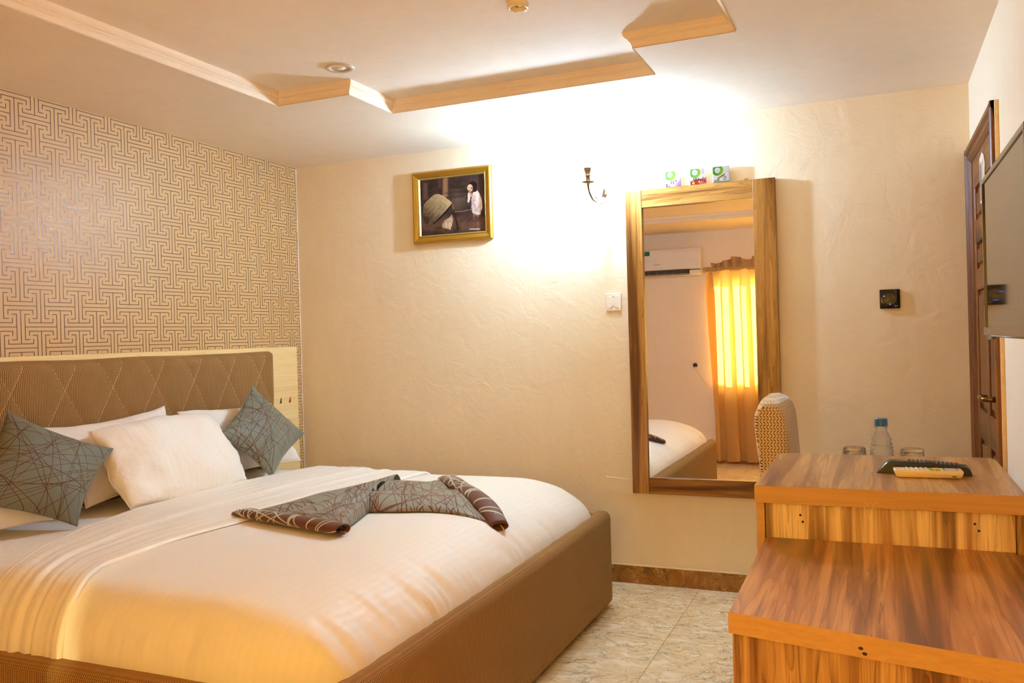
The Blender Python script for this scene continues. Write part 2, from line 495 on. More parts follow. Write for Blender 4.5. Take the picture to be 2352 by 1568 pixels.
def marble(name, base, pale, vein, scale=1.0, vein_w=0.035, rough=0.18, contrast=1.0):
    n = N(name); oi = n.new('ShaderNodeObjectInfo'); co = n.coord()
    ad = n.new('ShaderNodeVectorMath', operation='ADD'); n.ln(co, ad.inputs[0])
    sc = n.new('ShaderNodeVectorMath', operation='SCALE'); cx = n.new('ShaderNodeCombineXYZ')
    n.ln(oi.outputs['Random'], cx.inputs[0]); n.ln(oi.outputs['Random'], cx.inputs[1]); n.ln(cx.outputs[0], sc.inputs[0]); sc.inputs['Scale'].default_value = 37.0
    n.ln(sc.outputs[0], ad.inputs[1]); v = n.mapping(ad.outputs[0], (1.0, 1.9, 1.0), rot=(0, 0, 0.35))
    a = n.noise(v, 7*scale, 6, 0.62, 1.4); b = n.noise(v, 3.2*scale, 5, 0.6, 2.0); f = n.noise(v, 26*scale, 4, 0.65, 0.8)
    col = n.ramp(n.math('ADD', n.math('MULTIPLY', a, 0.7), n.math('MULTIPLY', f, 0.3)), [(0.34, tuple(x*0.8 for x in base[:3])+(1,)), (0.47, base), (0.6, pale)])
    d = n.math('ABSOLUTE', n.math('SUBTRACT', b, 0.5)); d2 = n.math('ABSOLUTE', n.math('SUBTRACT', a, 0.52))
    vm = n.math('SUBTRACT', 1.0, n.math('DIVIDE', n.math('MULTIPLY', d, 1.0), vein_w*0.5), clamp=True)
    vm2 = n.math('SUBTRACT', 1.0, n.math('DIVIDE', d2, vein_w*0.45), clamp=True)
    vm = n.math('MULTIPLY', n.math('MAXIMUM', vm, n.math('MULTIPLY', vm2, 0.55)), n.math('MULTIPLY', f, 1.5*contrast), clamp=True)
    n.set(color=n.mix(vm, col, vein), rough=rough, spec=0.5)
    return n.m
M['tile'] = marble('veined floor tile', C(242, 222, 180), C(252, 244, 220), C(130, 100, 58))
M['skirt'] = marble('brown skirting tile', C(158, 104, 40), C(188, 136, 66), C(70, 44, 20), 1.2)
def knit():
    n = N('knitted cream cover'); co = n.coord()
    sp = n.new('ShaderNodeSeparateXYZ'); n.ln(co, sp.inputs[0])
    s = n.math('ADD', sp.outputs[0], n.math('MULTIPLY', sp.outputs[1], 0.9))
    row = n.math('FLOOR', n.math('DIVIDE', sp.outputs[2], 0.0105))
    par = n.math('MODULO', row, 2.0)
    zz = n.math('FRACT', n.math('DIVIDE', sp.outputs[2], 0.0105))
    sl = n.math('MULTIPLY_ADD', n.math('SUBTRACT', zz, 0.5), n.math('MULTIPLY_ADD', par, 2.0, -1.0), 0.0)
    u = n.math('FRACT', n.math('ADD', n.math('DIVIDE', s, 0.0115), n.math('MULTIPLY', sl, 0.8)))
    du = n.math('ABSOLUTE', n.math('SUBTRACT', u, 0.5)); dz = n.math('ABSOLUTE', n.math('SUBTRACT', zz, 0.5))
    hole = n.math('MULTIPLY', n.math('SUBTRACT', 1.0, n.math('MULTIPLY', du, 3.2), clamp=True), n.math('SUBTRACT', 1.0, n.math('MULTIPLY', dz, 1.7), clamp=True))
    hole = n.math('MULTIPLY', hole, 1.6, clamp=True)
    n.set(color=n.mix(hole, C(228, 196, 146), C(104, 58, 22)), rough=0.9, spec=0.1, sheen=0.75, sheen_rough=0.35, normal=n.bump(n.math('SUBTRACT', 1.0, hole), 0.5, 0.004))
    n.b.inputs['Sheen Tint'].default_value = (1, 0.95, 0.9, 1)
    return n.m
M['knit'] = knit()
def bulb_mat():
    n = N('lit bulb'); n.set(color=(1, 1, 1, 1), emit=BULB_STRENGTH, emit_color=(*BULB_COLOR, 1)); return n.m
M['bulb'] = bulb_mat()

# ================================================================== THE SETTING
def structure(o): o['kind'] = 'structure'; return o
# floor slab and tiles
floor = box('floor', -0.2, W+0.2, NEAR-0.2, 0.2, -0.12, -0.004, M['grout'], structure=True)
TW, TL, GX = 0.60, 1.20, 2.4363
tile_cache = {}
def tile_mesh(x0, x1, y0, y1):
    key = (round(x1-x0, 3), round(y1-y0, 3))
    if key not in tile_cache:
        bm = box_bm(-key[0]/2, key[0]/2, -key[1]/2, key[1]/2, -0.006, 0.0, 0.0012, 1)
        me = bpy.data.meshes.new('floor_tile'); bm.to_mesh(me); bm.free(); me.materials.append(M['tile']); tile_cache[key] = me
    return tile_cache[key]
fo = origin_of(floor); g = 0.0012
xs = [0.0] + [GX + TW*k for k in range(-4, 3)] + [W]; xs = sorted(x for x in xs if 0 <= x <= W)
ys = [0.0, -1.62, -2.82, -4.02, NEAR]
for xa, xb in zip(xs, xs[1:]):
    for yb, ya in zip(ys, ys[1:]):
        if xb-xa < 0.02: continue
        o = bpy.data.objects.new('floor_tile', tile_mesh(xa+g, xb-g, ya+g, yb-g)); COL.objects.link(o); o.parent = floor
        o.location = Vector(((xa+xb)/2, (ya+yb)/2, 0)) - fo

# walls (right wall with a door opening, near wall with a window opening)
T = 0.14
DY0, DY1, DZ = -0.93, -0.055, 2.035           # door opening
WX0, WX1, WZ0, WZ1 = 1.76, 3.52, 0.78, 1.90   # window opening
wall_back = box('wall_back', -T, W+T, 0.0, T, 0, H+0.3, M['wall'], structure=True)
wall_left = box('wall_left', -T, 0.0, NEAR-T, 0.0, 0, H+0.3, M['paper'], structure=True)
bm = box_bm(W, W+T, NEAR-T, DY0, 0, H+0.3); box_bm(W, W+T, DY1, 0.0, 0, H+0.3, bm=bm); box_bm(W, W+T, DY0, DY1, DZ, H+0.3, bm=bm)
wall_right = mkbm('wall_right', bm, M['wall_r'], structure=True)
bm = box_bm(0, WX0, NEAR-T, NEAR, 0, H+0.3); box_bm(WX1, W, NEAR-T, NEAR, 0, H+0.3, bm=bm)
box_bm(WX0, WX1, NEAR-T, NEAR, 0, WZ0, bm=bm); box_bm(WX0, WX1, NEAR-T, NEAR, WZ1, H+0.3, bm=bm)
wall_near = mkbm('wall_near', bm, M['wall_r'], structure=True)

# wallpaper print: interlocking bracket pattern in thin bronze foil lines
def wallpaper():
    U, V = 0.01893, 0.0178; y0, z0 = -1.699, 1.414
    segs = [((0, -4), (0, 4)), ((-3, 4), (3, 4)), ((-3, -4), (3, -4)), ((1, 0), (9, 0))]
    for sx in (-1, 1):
        segs += [((sx, -3), (sx, 3))]
        for sz in (-1, 1):
            segs += [((3*sx, 4*sz), (3*sx, 3*sz)), ((sx, 3*sz), (2.1*sx, 3*sz))]
    vs, fs = [], []; hw = 0.0015
    rnd = random.Random(3)
    for i in range(-18, 11):
        for j in range(-8, 7):
            for off in (0, 1):
                cy = y0 + (i*10 + 5*off)*U; cz = z0 + (j*10 + 5*off)*V
                for (a, b), (c, d) in segs:
                    ya, za, yb, zb = cy+a*U, cz+b*V, cy+c*U, cz+d*V
                    lo, hi = min(ya, yb)-hw, max(ya, yb)+hw; zl, zh = min(za, zb)-hw, max(za, zb)+hw
                    lo, hi = max(lo, NEAR+0.001), min(hi, -0.004); zl, zh = max(zl, 0.3), min(zh, H-0.002)
                    if hi-lo < 0.001 or zh-zl < 0.001: continue
                    k = len(vs)
                    vs += [(0.0, lo, zl), (0.0, hi, zl), (0.0, hi, zh), (0.0, lo, zh), (0.0006, lo, zl), (0.0006, hi, zl), (0.0006, hi, zh), (0.0006, lo, zh)]
                    fs += [[k+4, k+5, k+6, k+7], [k, k+1, k+5, k+4], [k+1, k+2, k+6, k+5], [k+2, k+3, k+7, k+6], [k+3, k, k+4, k+7]]
    o = mk('wallpaper_print', vs, fs, M['ink'], wall_left); o['kind'] = 'stuff'; o['label'] = 'bronze interlocking bracket lines'
wallpaper()
# torn pale edge of the wallpaper at the back corner
vs, fs = [], []
rnd = random.Random(5)
for k in range(90):
    z = 0.35 + k*(H-0.36)/89; wv = 0.003 + 0.006*abs(vnoise(k*0.37, 1.0))
    vs += [(0.0009, -0.0005, z), (0.0009, -wv, z)]
    if k: fs.append([2*k-2, 2*k-1, 2*k+1, 2*k])
mk('wallpaper_edge', vs, fs, M['white'], wall_left, label='pale torn paper edge')

# ceiling with a stepped tray recess
TR_D = 0.055
XL, XR, YF, YN = 0.805, 2.853, -0.817, -3.775       # outer bounds of the tray
sx, sy = 0.385, 0.365
tray = [(XL, YN+sy), (XL, YF-sy), (XL+sx, YF-sy), (XL+sx, YF), (XR-sx, YF), (XR-sx, YF-sy), (XR, YF-sy), (XR, YN+sy), (XR-sx, YN+sy), (XR-sx, YN), (XL+sx, YN), (XL+sx, YN+sy)]
def ceiling_mesh():
    bm = bmesh.new()
    gx = [-0.14, XL, XL+sx, XR-sx, XR, W+0.14]; gy = [NEAR-0.14, YN, YN+sy, YF-sy, YF, 0.14]
    vid = {}
    def V(i, j):
        if (i, j) not in vid: vid[(i, j)] = bm.verts.new((gx[i], gy[j], H))
        return vid[(i, j)]
    for i in range(5):
        for j in range(5):
            inside = 1 <= i <= 3 and 1 <= j <= 3 and not (i in (1, 3) and j in (1, 3))
            if inside: continue
            bm.faces.new([V(i, j), V(i+1, j), V(i+1, j+1), V(i, j+1)])
    top = bm.faces.new([bm.verts.new((x, y, H+TR_D)) for x, y in tray])
    rim0 = [bm.verts.new((x, y, H)) for x, y in tray]; rim1 = [bm.verts.new((x, y, H+TR_D)) for x, y in tray]
    for i in range(len(tray)):
        j = (i+1) % len(tray); bm.faces.new([rim0[i], rim0[j], rim1[j], rim1[i]])
    # closed back so no sky leaks in
    box_bm(-0.14, W+0.14, NEAR-0.14, 0.14, H+TR_D+0.03, H+TR_D+0.1, bm=bm)
    return bm
ceiling = mkbm('ceiling', ceiling_mesh(), M['ceil'], structure=True)
def moulding():
    prof = [(0.0, -0.002), (0.0, 0.001), (0.002, 0.010), (0.006, 0.019), (0.013, 0.025), (0.013, 0.030), (0.017, 0.031), (0.022, 0.034), (0.028, 0.041), (0.031, 0.055)]
    n = len(tray); nr = []
    for i in range(n):
        p, c, q = Vector(tray[i-1]), Vector(tray[i]), Vector(tray[(i+1) % n])
        a = (c-p).normalized(); b = (q-c).normalized()
        # polygon runs clockwise or not: inner normal
        na, nb = Vector((-a.y, a.x)), Vector((-b.y, b.x))
        nr.append(na+nb)
    area = sum(tray[i][0]*tray[(i+1) % n][1]-tray[(i+1) % n][0]*tray[i][1] for i in range(n))
    sg = 1 if area > 0 else -1
    vs, fs = [], []
    for (d, z) in prof:
        for i in range(n): vs.append((tray[i][0]+sg*nr[i].x*d, tray[i][1]+sg*nr[i].y*d, H+z))
    for k in range(len(prof)-1):
        for i in range(n):
            j = (i+1) % n; fs.append([k*n+i, k*n+j, (k+1)*n+j, (k+1)*n+i])
    mk('trim_1', vs, fs, M['mould'], None, structure=True)
moulding()

# skirting tiles
def skirting(name, mat, runs):
    p = bpy.data.objects.new(name, None); COL.objects.link(p); p['kind'] = 'structure'; p.empty_display_size = 0.05
    for (x0, x1, y0, y1) in runs:
        box('skirting_tile', x0, x1, y0, y1, 0.0, 0.094, mat, p, 0.0015, 1)
    return p
sk = []
xx = GX - 0.6*4
while xx < W:
    a, b = max(xx, 0.0)+0.001, min(xx+0.6, W)-0.001
    if b-a > 0.02: sk.append((a, b, -0.011, 0.0))
    xx += 0.6
skirting('baseboard_back', M['skirt'], sk)
skirting('baseboard_right', M['skirt'], [(W-0.011, W, -1.03-0.6*(k+1), -1.032-0.6*k) for k in range(6)][:5])
skirting('baseboard_near', M['skirt'], [(0.6*k+0.001, 0.6*k+0.599, NEAR, NEAR+0.011) for k in range(6)])
mk('baseboard_cap', *join_geo([tube_geo([(0.02, -0.007, 0.0955), (W-0.02, -0.007, 0.0955)], 0.005, 6)]), M['wall'], bpy.data.objects['baseboard_back'], True)

# window behind the camera (seen in the mirror through the curtain)
win = bpy.data.objects.new('window_1', None); COL.objects.link(win); win.location = ((WX0+WX1)/2, NEAR-0.07, WZ0); win['kind'] = 'structure'
fr = [((WX0, WX0+0.05), (WZ0, WZ1)), ((WX1-0.05, WX1), (WZ0, WZ1)), ((WX0+0.05, WX1-0.05), (WZ0, WZ0+0.05)), ((WX0+0.05, WX1-0.05), (WZ1-0.05, WZ1)), (((WX0+WX1)/2-0.025, (WX0+WX1)/2+0.025), (WZ0+0.05, WZ1-0.05))]
bm = bmesh.new()
for (a, b), (c, d) in fr: box_bm(a, b, NEAR-0.10, NEAR-0.05, c, d, bm=bm)
mkbm('window_frame', bm, M['white'], win)
for a, b in ((WX0+0.05, (WX0+WX1)/2-0.025), ((WX0+WX1)/2+0.025, WX1-0.05)):
    box('window_pane', a, b, NEAR-0.078, NEAR-0.074, WZ0+0.05, WZ1-0.05, M['pane'], win)

# door in the right wall
door = bpy.data.objects.new('door_1', None); COL.objects.link(door); door.location = (W, (DY0+DY1)/2, 0); door['kind'] = 'structure'
def casing(name, prof_y, z0, z1, mat, far):
    # upright architrave with stepped profile; far: profile direction
    pts = [(W-0.004, 0.0), (W-0.022, 0.0), (W-0.026, 0.006), (W-0.026, 0.022), (W-0.016, 0.030), (W-0.016, 0.048), (W-0.010, 0.056), (W-0.004, 0.064)]
    sgn = 1 if far else -1
    poly = [(x, prof_y + sgn*d) for x, d in pts] + [(W+0.05, prof_y + sgn*0.064), (W+0.05, prof_y)]
    prism(name, poly, z0, z1, 2, mat, door)
casing('door_casing', DY1+0.04, 0, DZ+0.055, M['door'], False)
casing('door_casing', DY0-0.04, 0, DZ+0.055, M['door'], True)
pts = [(W-0.004, 0.0), (W-0.022, 0.0), (W-0.026, 0.006), (W-0.026, 0.022), (W-0.016, 0.030), (W-0.016, 0.048), (W-0.010, 0.056), (W-0.004, 0.064), (W+0.05, 0.064), (W+0.05, 0.0)]
prism('door_casing', [(x, DZ+0.055-d) for x, d in pts], DY0-0.04, DY1+0.04, 1, M['door_y'], door)
# pale timber fillet outside the near casing
box('door_fillet', W-0.012, W, DY0-0.062, DY0-0.040, 0, DZ+0.05, M['pine'], door, label='pale timber fillet beside the casing')
# leaf made of stiles, rails and raised panels
LX0, LX1 = W-0.002, W+0.038
ly0, ly1, lz1 = DY0+0.005, DY1-0.005, DZ-0.006
st = 0.10; mid = (ly0+ly1)/2
for a, b in ((ly0, ly0+st), (ly1-st, ly1), (mid-0.045, mid+0.045)):
    box('door_stile', LX0, LX1, a, b, 0.008, lz1, M['door'], door, 0.003, 1)
rails = [(0.008, 0.20), (0.82, 0.95), (1.46, 1.55), (1.66, 1.76), (1.90, lz1)]
for (a, b) in rails:
    for (c, d) in ((ly0+st, mid-0.045), (mid+0.045, ly1-st)):
        box('door_rail', LX0, LX1, c, d, a, b, M['door_y'], door, 0.003, 1)
for (za, zb) in ((0.20, 0.82), (0.95, 1.46), (1.55, 1.66), (1.76, 1.90)):
    for (c, d) in ((ly0+st, mid-0.045), (mid+0.045, ly1-st)):
        bm = box_bm(W+0.012, W+0.026, c, d, za, zb)
        box_bm(W+0.002, W+0.02, c+0.022, d-0.022, za+0.022, zb-0.022, 0.006, 1, bm=bm)
        mkbm('door_panel', bm, M['door'], door)
for z in (1.71, 1.40):
    bm = box_bm(W-0.012, W-0.002, DY1-0.012, DY1+0.012, z, z+0.11, 0.002, 1)
    for k in range(4): box_bm(W-0.014, W-0.001, DY1-0.006, DY1+0.006, z+0.012+k*0.025, z+0.014+k*0.025, bm=bm)
    mkbm('hinge', bm, M['brass'], door)
# handle: long plate with a curved lever
hp = box('handle_plate', W-0.012, W-0.002, DY0+0.035, DY0+0.075, 0.885, 1.115, M['brass'], door, 0.004, 2, label='dark brass handle plate')
hy = DY0+0.055
hl = tube('door_handle', [(W-0.012, hy, 1.04), (W-0.03, hy, 1.04), (W-0.05, hy, 1.04), (W-0.058, hy+0.012, 1.04), (W-0.06, hy+0.04, 1.042), (W-0.06, hy+0.08, 1.044), (W-0.056, hy+0.105, 1.043), (W-0.045, hy+0.118, 1.041), (W-0.032, hy+0.118, 1.04)],
          [0.011, 0.010, 0.009, 0.009, 0.0095, 0.0105, 0.010, 0.009, 0.008], M['brass'], door, 12)

# shallow plaster cover on the back wall, beside the foot of the mirror
pc = prism('trim_2', [(1.954, 0.556), (1.957, 0.470), (2.095, 0.462), (2.10, 0.545)], -0.006, 0.0, 1, M['wall'], None)
structure(pc)

# ================================================================== BED
BY0, BY1 = -2.735, -0.385        # outer rail faces
bed = thing('bed', 'large upholstered bed with brown ribbed frame and quilted headboard, against patterned wallpaper', 'bed', (1.05, -1.56, 0))
def rounded_slab(x0, x1, y0, y1, z0, z1, r, seg=5):
    return box_bm(x0, x1, y0, y1, z0, z1, r, seg)
smooth_angle(mkbm('footboard', rounded_slab(2.012, 2.096, BY0, BY1, 0.012, 0.462, 0.036, 6), M['cord_y'], bed), 60)
smooth_angle(mkbm('side_rail', rounded_slab(0.03, 2.03, BY0, BY0+0.082, 0.012, 0.452, 0.034, 6), M['cord_x'], bed), 60)
smooth_angle(mkbm('side_rail', rounded_slab(0.03, 2.03, BY1-0.082, BY1, 0.012, 0.452, 0.034, 6), M['cord_x'], bed), 60)
bm = bmesh.new()
for a in (0.12, 1.92):
    for b in (BY0+0.15, BY1-0.15): box_bm(a-0.03, a+0.03, b-0.03, b+0.03, 0, 0.06, bm=bm)
box_bm(0.05, 2.02, BY0+0.075, BY1-0.075, 0.06, 0.30, bm=bm)
mkbm('bed_base', bm, M['dgrey'], bed)
hb = box('headboard_panel', 0.001, 0.022, -3.04, -0.074, 0.02, 1.290, M['pine'], bed, 0.002, 1, label='pale wooden backing board')
# bolt slots in the board
for y, m_, w_ in ((-0.242, M['black'], 0.010), (-0.156, M['redb'], 0.012)):
    prism('slot_mark', [(y-w_, 0.955), (y+w_*0.6, 0.957), (y+w_*0.6, 0.985), (y+w_*0.2, 0.988)], 0.022, 0.0235, 0, m_, hb)
prism('slot_mark', [(-0.164, 0.955), (-0.150, 0.956), (-0.154, 0.970), (-0.160, 0.966)], 0.0235, 0.0238, 0, M['black'], hb)
# quilted pad: grid with soft edges and shallow valleys along the stitch lines
PY0, PY1, PZ0, PZ1 = -2.78, -0.345, 0.46, 1.268
YC, DYC, ZC, SL = -0.49, 0.252, 1.135, 0.58
def stitch_dist(y, z):
    best = 9
    for s in (1, -1):
        q = (y - YC - s*SL*(z-ZC))/DYC; d = abs(q-round(q))*DYC
        best = min(best, d)
    return best
def pad_x(y, z):
    e = min((y-PY0)/0.05, (PY1-y)/0.05, (PZ1-z)/0.055, 1.0); e = max(e, 0.0)
    base = 0.022 + 0.056*math.sqrt(max(0.0, 1-(1-e)**2))
    q = min(1.0, stitch_dist(y, z)/0.05)
    return base + (0.010*(q**0.6) if e > 0.3 else 0.010*(q**0.6)*e/0.3) - 0.004
def headboard_pad():
    ny, nz = 200, 60; vs, fs = [], []
    def ease(t): return t
    yy = sorted(set([PY0 + (PY1-PY0)*i/ny for i in range(ny+1)] + [PY0+0.004, PY0+0.012, PY1-0.004, PY1-0.012]))
    zz = sorted(set([PZ0 + (PZ1-PZ0)*j/nz for j in range(nz+1)] + [PZ1-0.003, PZ1-0.008]))
    for y in yy:
        for z in zz: vs.append((pad_x(y, z), y, z + 0.005*vnoise(y*3.1, 2.0)*(z-PZ0)))
    m = len(zz)
    for i in range(len(yy)-1):
        for j in range(m-1): fs.append([i*m+j, (i+1)*m+j, (i+1)*m+j+1, i*m+j+1])
    o = mk('headboard_pad', vs, fs, M['cord_y'], bed, True)
    orient(o, (1, 0, 0))
    parts = []
    for s in (1, -1):
        for k in range(-2, 12):
            pth = []
            for t in range(41):
                z = PZ0 + (PZ1-0.004-PZ0)*t/40; y = YC - DYC*k + s*SL*(z-ZC)
                if PY0+0.012 < y < PY1-0.006: pth.append((pad_x(y, z)+0.0014, y, z + 0.005*vnoise(y*3.1, 2.0)*(z-PZ0)))
            if len(pth) > 2: parts.append(tube_geo(pth, 0.0017, 5))
    mk('stitching', *join_geo(parts), M['thread'], o, True, label='pale diamond stitching')
headboard_pad()

# ---- mattress and bedding surface
X1 = 2.045; YN_, YF_ = -2.672, -0.448
RX, RY = 0.40, 0.15
ZB, ZH = 0.425, 0.195
def surf(a, b, sgn):
    """a: 0..1.3 across the foot edge, b: 0..1.3 across a side edge -> pulled scale and height"""
    t = (a**2.3 + b**2.3)**(1/2.3) if (a > 0 or b > 0) else 0.0
    k = 1.0/t if t > 1 else 1.0
    z = ZB + ZH*math.sqrt(max(0.0, 1-min(t, 1)**2.0)) if t <= 1 else ZB - 0.10*(t-1)/0.3
    return k, z
def bed_point(x, y):
    a = max(0.0, (x-(X1-RX))/RX)
    bN = ((YN_+RY)-y)/RY; bF = (y-(YF_-RY))/RY
    b = max(0.0, bN, bF); side = -1 if bN > bF else 1
    k, z = surf(a, b, side)
    px = X1-RX + RX*a*k if a > 0 else x
    py = y
    if b > 0: py = (YN_+RY-RY*b*k) if side < 0 else (YF_-RY+RY*b*k)
    crown = 0.010*(1-((y+1.56)/1.1)**2) if abs(y+1.56) < 1.1 else 0
    return Vector((px, py, z + max(crown, 0)))
def bed_normal(x, y):
    e = 0.004
    p = bed_point(x+e, y)-bed_point(x-e, y); q = bed_point(x, y+e)-bed_point(x, y-e)
    n = p.cross(q)
    return n.normalized() if n.length > 1e-12 else Vector((0, 0, 1))
def bed_at(x, y, off=0.0): return bed_point(x, y) + bed_normal(x, y)*off
def axis_y(n):
    out = []
    for i in range(n+1): out.append(lerp(YN_+RY, YF_-RY, i/n))
    ed = [0.08, 0.18, 0.3, 0.42, 0.54, 0.66, 0.77, 0.86, 0.93, 0.98, 1.02, 1.1, 1.2, 1.3]
    return [YN_+RY-RY*e for e in reversed(ed)] + out + [YF_-RY+RY*e for e in ed]
def axis_x(x0, n, ex=True):
    out = [lerp(x0, X1-RX, i/n) for i in range(n+1)]
    if ex: out += [X1-RX+RX*e for e in (0.06, 0.13, 0.2, 0.27, 0.34, 0.41, 0.48, 0.55, 0.62, 0.68, 0.74, 0.8, 0.85, 0.9, 0.94, 0.975, 1.0, 1.03, 1.1, 1.2)]
    return out
def sheet_mesh(name, X, Y, off, mat, parent=None, wr=0.0, seed=0, **k):
    vs, fs = [], []; m = len(Y)
    for x in X:
        for y in Y:
            p = bed_at(x, y, off)
            if wr:
                edge = max(0.0, (x-(X1-RX))/RX, ((YN_+RY)-y)/RY, (y-(YF_-RY))/RY)
                n = bed_normal(x, y)
                if edge > 0:
                    along = x*1.0 if abs(n.y) > abs(n.x) else y
                    fd = max(0.12, min(1.0, (p.z-0.455)/0.05))
                    eg = max(0.0, min(1.0, (edge-0.45)/0.5)); eg = eg*eg*(3-2*eg)
                    p += n*wr*fd*eg*(vnoise(along*24 + 3*vnoise(p.z*9, along*2, 4), p.z*5, seed) + 0.5*vnoise(along*57, p.z*8, seed+1))
                p += n*wr*0.5*vnoise(x*3.2, y*2.1, seed+9)
            vs.append(tuple(p))
    for i in range(len(X)-1):
        for j in range(m-1): fs.append([i*m+j, (i+1)*m+j, (i+1)*m+j+1, i*m+j+1])
    return orient(mk(name, vs, fs, mat, parent, True, **k), (0, 0, 1))
YA = axis_y(70)
mat_o = thing('mattress', 'thick mattress under a white dotted sheet, bare only beside the pillows', 'mattress', (1.05, -1.56, 0.30))
sheet_mesh('fitted_sheet', [0.10+0.02*i for i in range(4)] + axis_x(0.2, 30), YA, 0.0, M['sheet'], mat_o)
box('mattress_core', 0.10, 2.0, YN_+0.02, YF_-0.02, 0.302, 0.42, M['linen'], mat_o, 0.03, 2)
L1 = lambda y: interp(y, [-2.75, -2.60, -2.3, -2.06, -1.75, -1.06, -0.8, -0.45], [0.86, 0.82, 0.65, 0.55, 0.475, 0.445, 0.47, 0.52])
L2 = lambda y: interp(y, [-2.78, -2.62, -2.42, -2.11, -1.68, -0.97, -0.76, -0.45], [1.22, 1.17, 1.07, 1.045, 1.09, 1.155, 1.175, 1.19])
duv = thing('duvet', 'white satin striped duvet spread over the bed, turned down near the pillows', 'bedding', (1.3, -1.56, 0.42))
sheet_mesh('duvet_cover', axis_x(0.75, 90), axis_y(170), 0.012, M['stripe'], duv, 0.0085, 3)
# turned-down band
def band():
    vs, fs = [], []; Y = axis_y(110); ns = 72; m = len(Y)
    for i in range(ns+1):
        s = 0.5-0.5*math.cos(PI*i/ns); s = lerp(s, i/ns, 0.6)
        for y in Y:
            x = lerp(L1(y), L2(y), s)
            if s < 0.5: lift = 0.002 + 0.030*math.sqrt(max(0, 1-(1-min(1, s/0.06))**2))
            else: lift = 0.014 + 0.011*math.sqrt(max(0, 1-(1-min(1, (1-s)/0.022))**2))
            yy = (y-YN_)
            rip = (0.0024*math.sin(s*24 + 4.5*vnoise(yy*0.7, s*4, 2)) + 0.0013*math.sin(s*57 + 5.0*vnoise(yy*1.1, s*6, 12))) * (0.35+0.9*abs(vnoise(s*6, yy*1.1, 5)))
            edge = max(0.0, ((YN_+RY)-y)/RY)
            rip *= 1 + 0.8*min(edge, 1)
            k = 1 if 0.08 < s < 0.94 else 0.2
            vs.append(tuple(bed_at(x, y, lift + rip*k)))
    for i in range(ns):
        for j in range(m-1): fs.append([i*m+j, (i+1)*m+j, (i+1)*m+j+1, i*m+j+1])
    orient(mk('folded_edge', vs, fs, M['stripe'], duv, True, label='turned-down band'), (0, 0, 1))
band()

# ---- pillows
def pillow(name, TLc, TRc, BRc, BLc, thick, mat, label, cat, group=None, seed=0, pinch=0.06, flat=0.55, ears=0.0, parts=None, wr=0.012, zmin=None):
    TLc, TRc, BRc, BLc = map(Vector, (TLc, TRc, BRc, BLc))
    nrm = (TRc-BLc).cross(TLc-BRc).normalized()
    if nrm.x < 0: nrm = -nrm
    nn = 34; vs, uvs, fs = [], [], []
    def P(u, v, side):
        cu, cv = 2*u-1, 2*v-1
        pu = u + (0.5-u)*pinch*(1-cv*cv)*1.0; pv = v + (0.5-v)*pinch*(1-cu*cu)*1.0
        eo = 0.016*(wr/0.012)
        pu += eo*vnoise(v*5.5, cu*1.3+seed, seed+3)*abs(cu)**3; pv += eo*1.3*vnoise(u*5.5, cv*1.3+seed, seed+4)*abs(cv)**3
        b = BLc.lerp(BRc, pu); t = TLc.lerp(TRc, pu); q = b.lerp(t, pv)
        f = max(0.0, (1-abs(cu)**2.4)*(1-abs(cv)**2.4))**flat
        d = thick*0.5*f*(1.0 if side > 0 else 0.8)
        wv = wr*f**0.5*(vnoise(u*4.5+seed*3.1, v*4.5, seed) + 0.6*vnoise(u*11, v*3+seed, seed+5))
        # gathers fanning from the seams
        ed = min(u, 1-u, v, 1-v)
        wv += wr*0.5*math.exp(-ed*9)*f**0.3*vnoise(u*22, v*22, seed+2)
        q = q + nrm*(side*d + (wv if side > 0 else 0))
        if zmin is not None and q.z < zmin: q.z = zmin + 0.02*(q.z-zmin)
        return tuple(q)
    idx = {}
    for side in (1, -1):
        for i in range(nn+1):
            for j in range(nn+1):
                u = 0.5-0.5*math.cos(PI*i/nn)*1.0; v = 0.5-0.5*math.cos(PI*j/nn)
                u = lerp(u, i/nn, 0.5); v = lerp(v, j/nn, 0.5)
                border = i in (0, nn) or j in (0, nn)
                if side == -1 and border: idx[(side, i, j)] = idx[(1, i, j)]; continue
                idx[(side, i, j)] = len(vs); vs.append(P(u, v, side)); uvs.append((u, v))
    for side in (1, -1):
        for i in range(nn):
            for j in range(nn):
                fs.append([idx[(side, i, j)], idx[(side, i+1, j)], idx[(side, i+1, j+1)], idx[(side, i, j+1)]])
    xs = [(v[0]) for v in vs]; ys = [v[1] for v in vs]; zs = [v[2] for v in vs]
    root = thing(name, label, cat, ((min(xs)+max(xs))/2, (min(ys)+max(ys))/2, min(zs)), group)
    o = mk('cover' if cat == 'cushion' else 'pillowcase', vs, fs, mat, root, True, uvs=uvs)
    # sewn seam round the edge
    ring = [vs[idx[(1, i, 0)]] for i in range(nn+1)] + [vs[idx[(1, nn, j)]] for j in range(1, nn+1)] + [vs[idx[(1, i, nn)]] for i in range(nn-1, -1, -1)] + [vs[idx[(1, 0, j)]] for j in range(nn-1, 0, -1)]
    ring.append(ring[0])
    mk('seam', *tube_geo(ring, 0.0022, 5, False), mat, root, True)
    return root
M['seam'] = plain('dark seam cord', C(86, 70, 54), 0.6)
SZ = 0.628
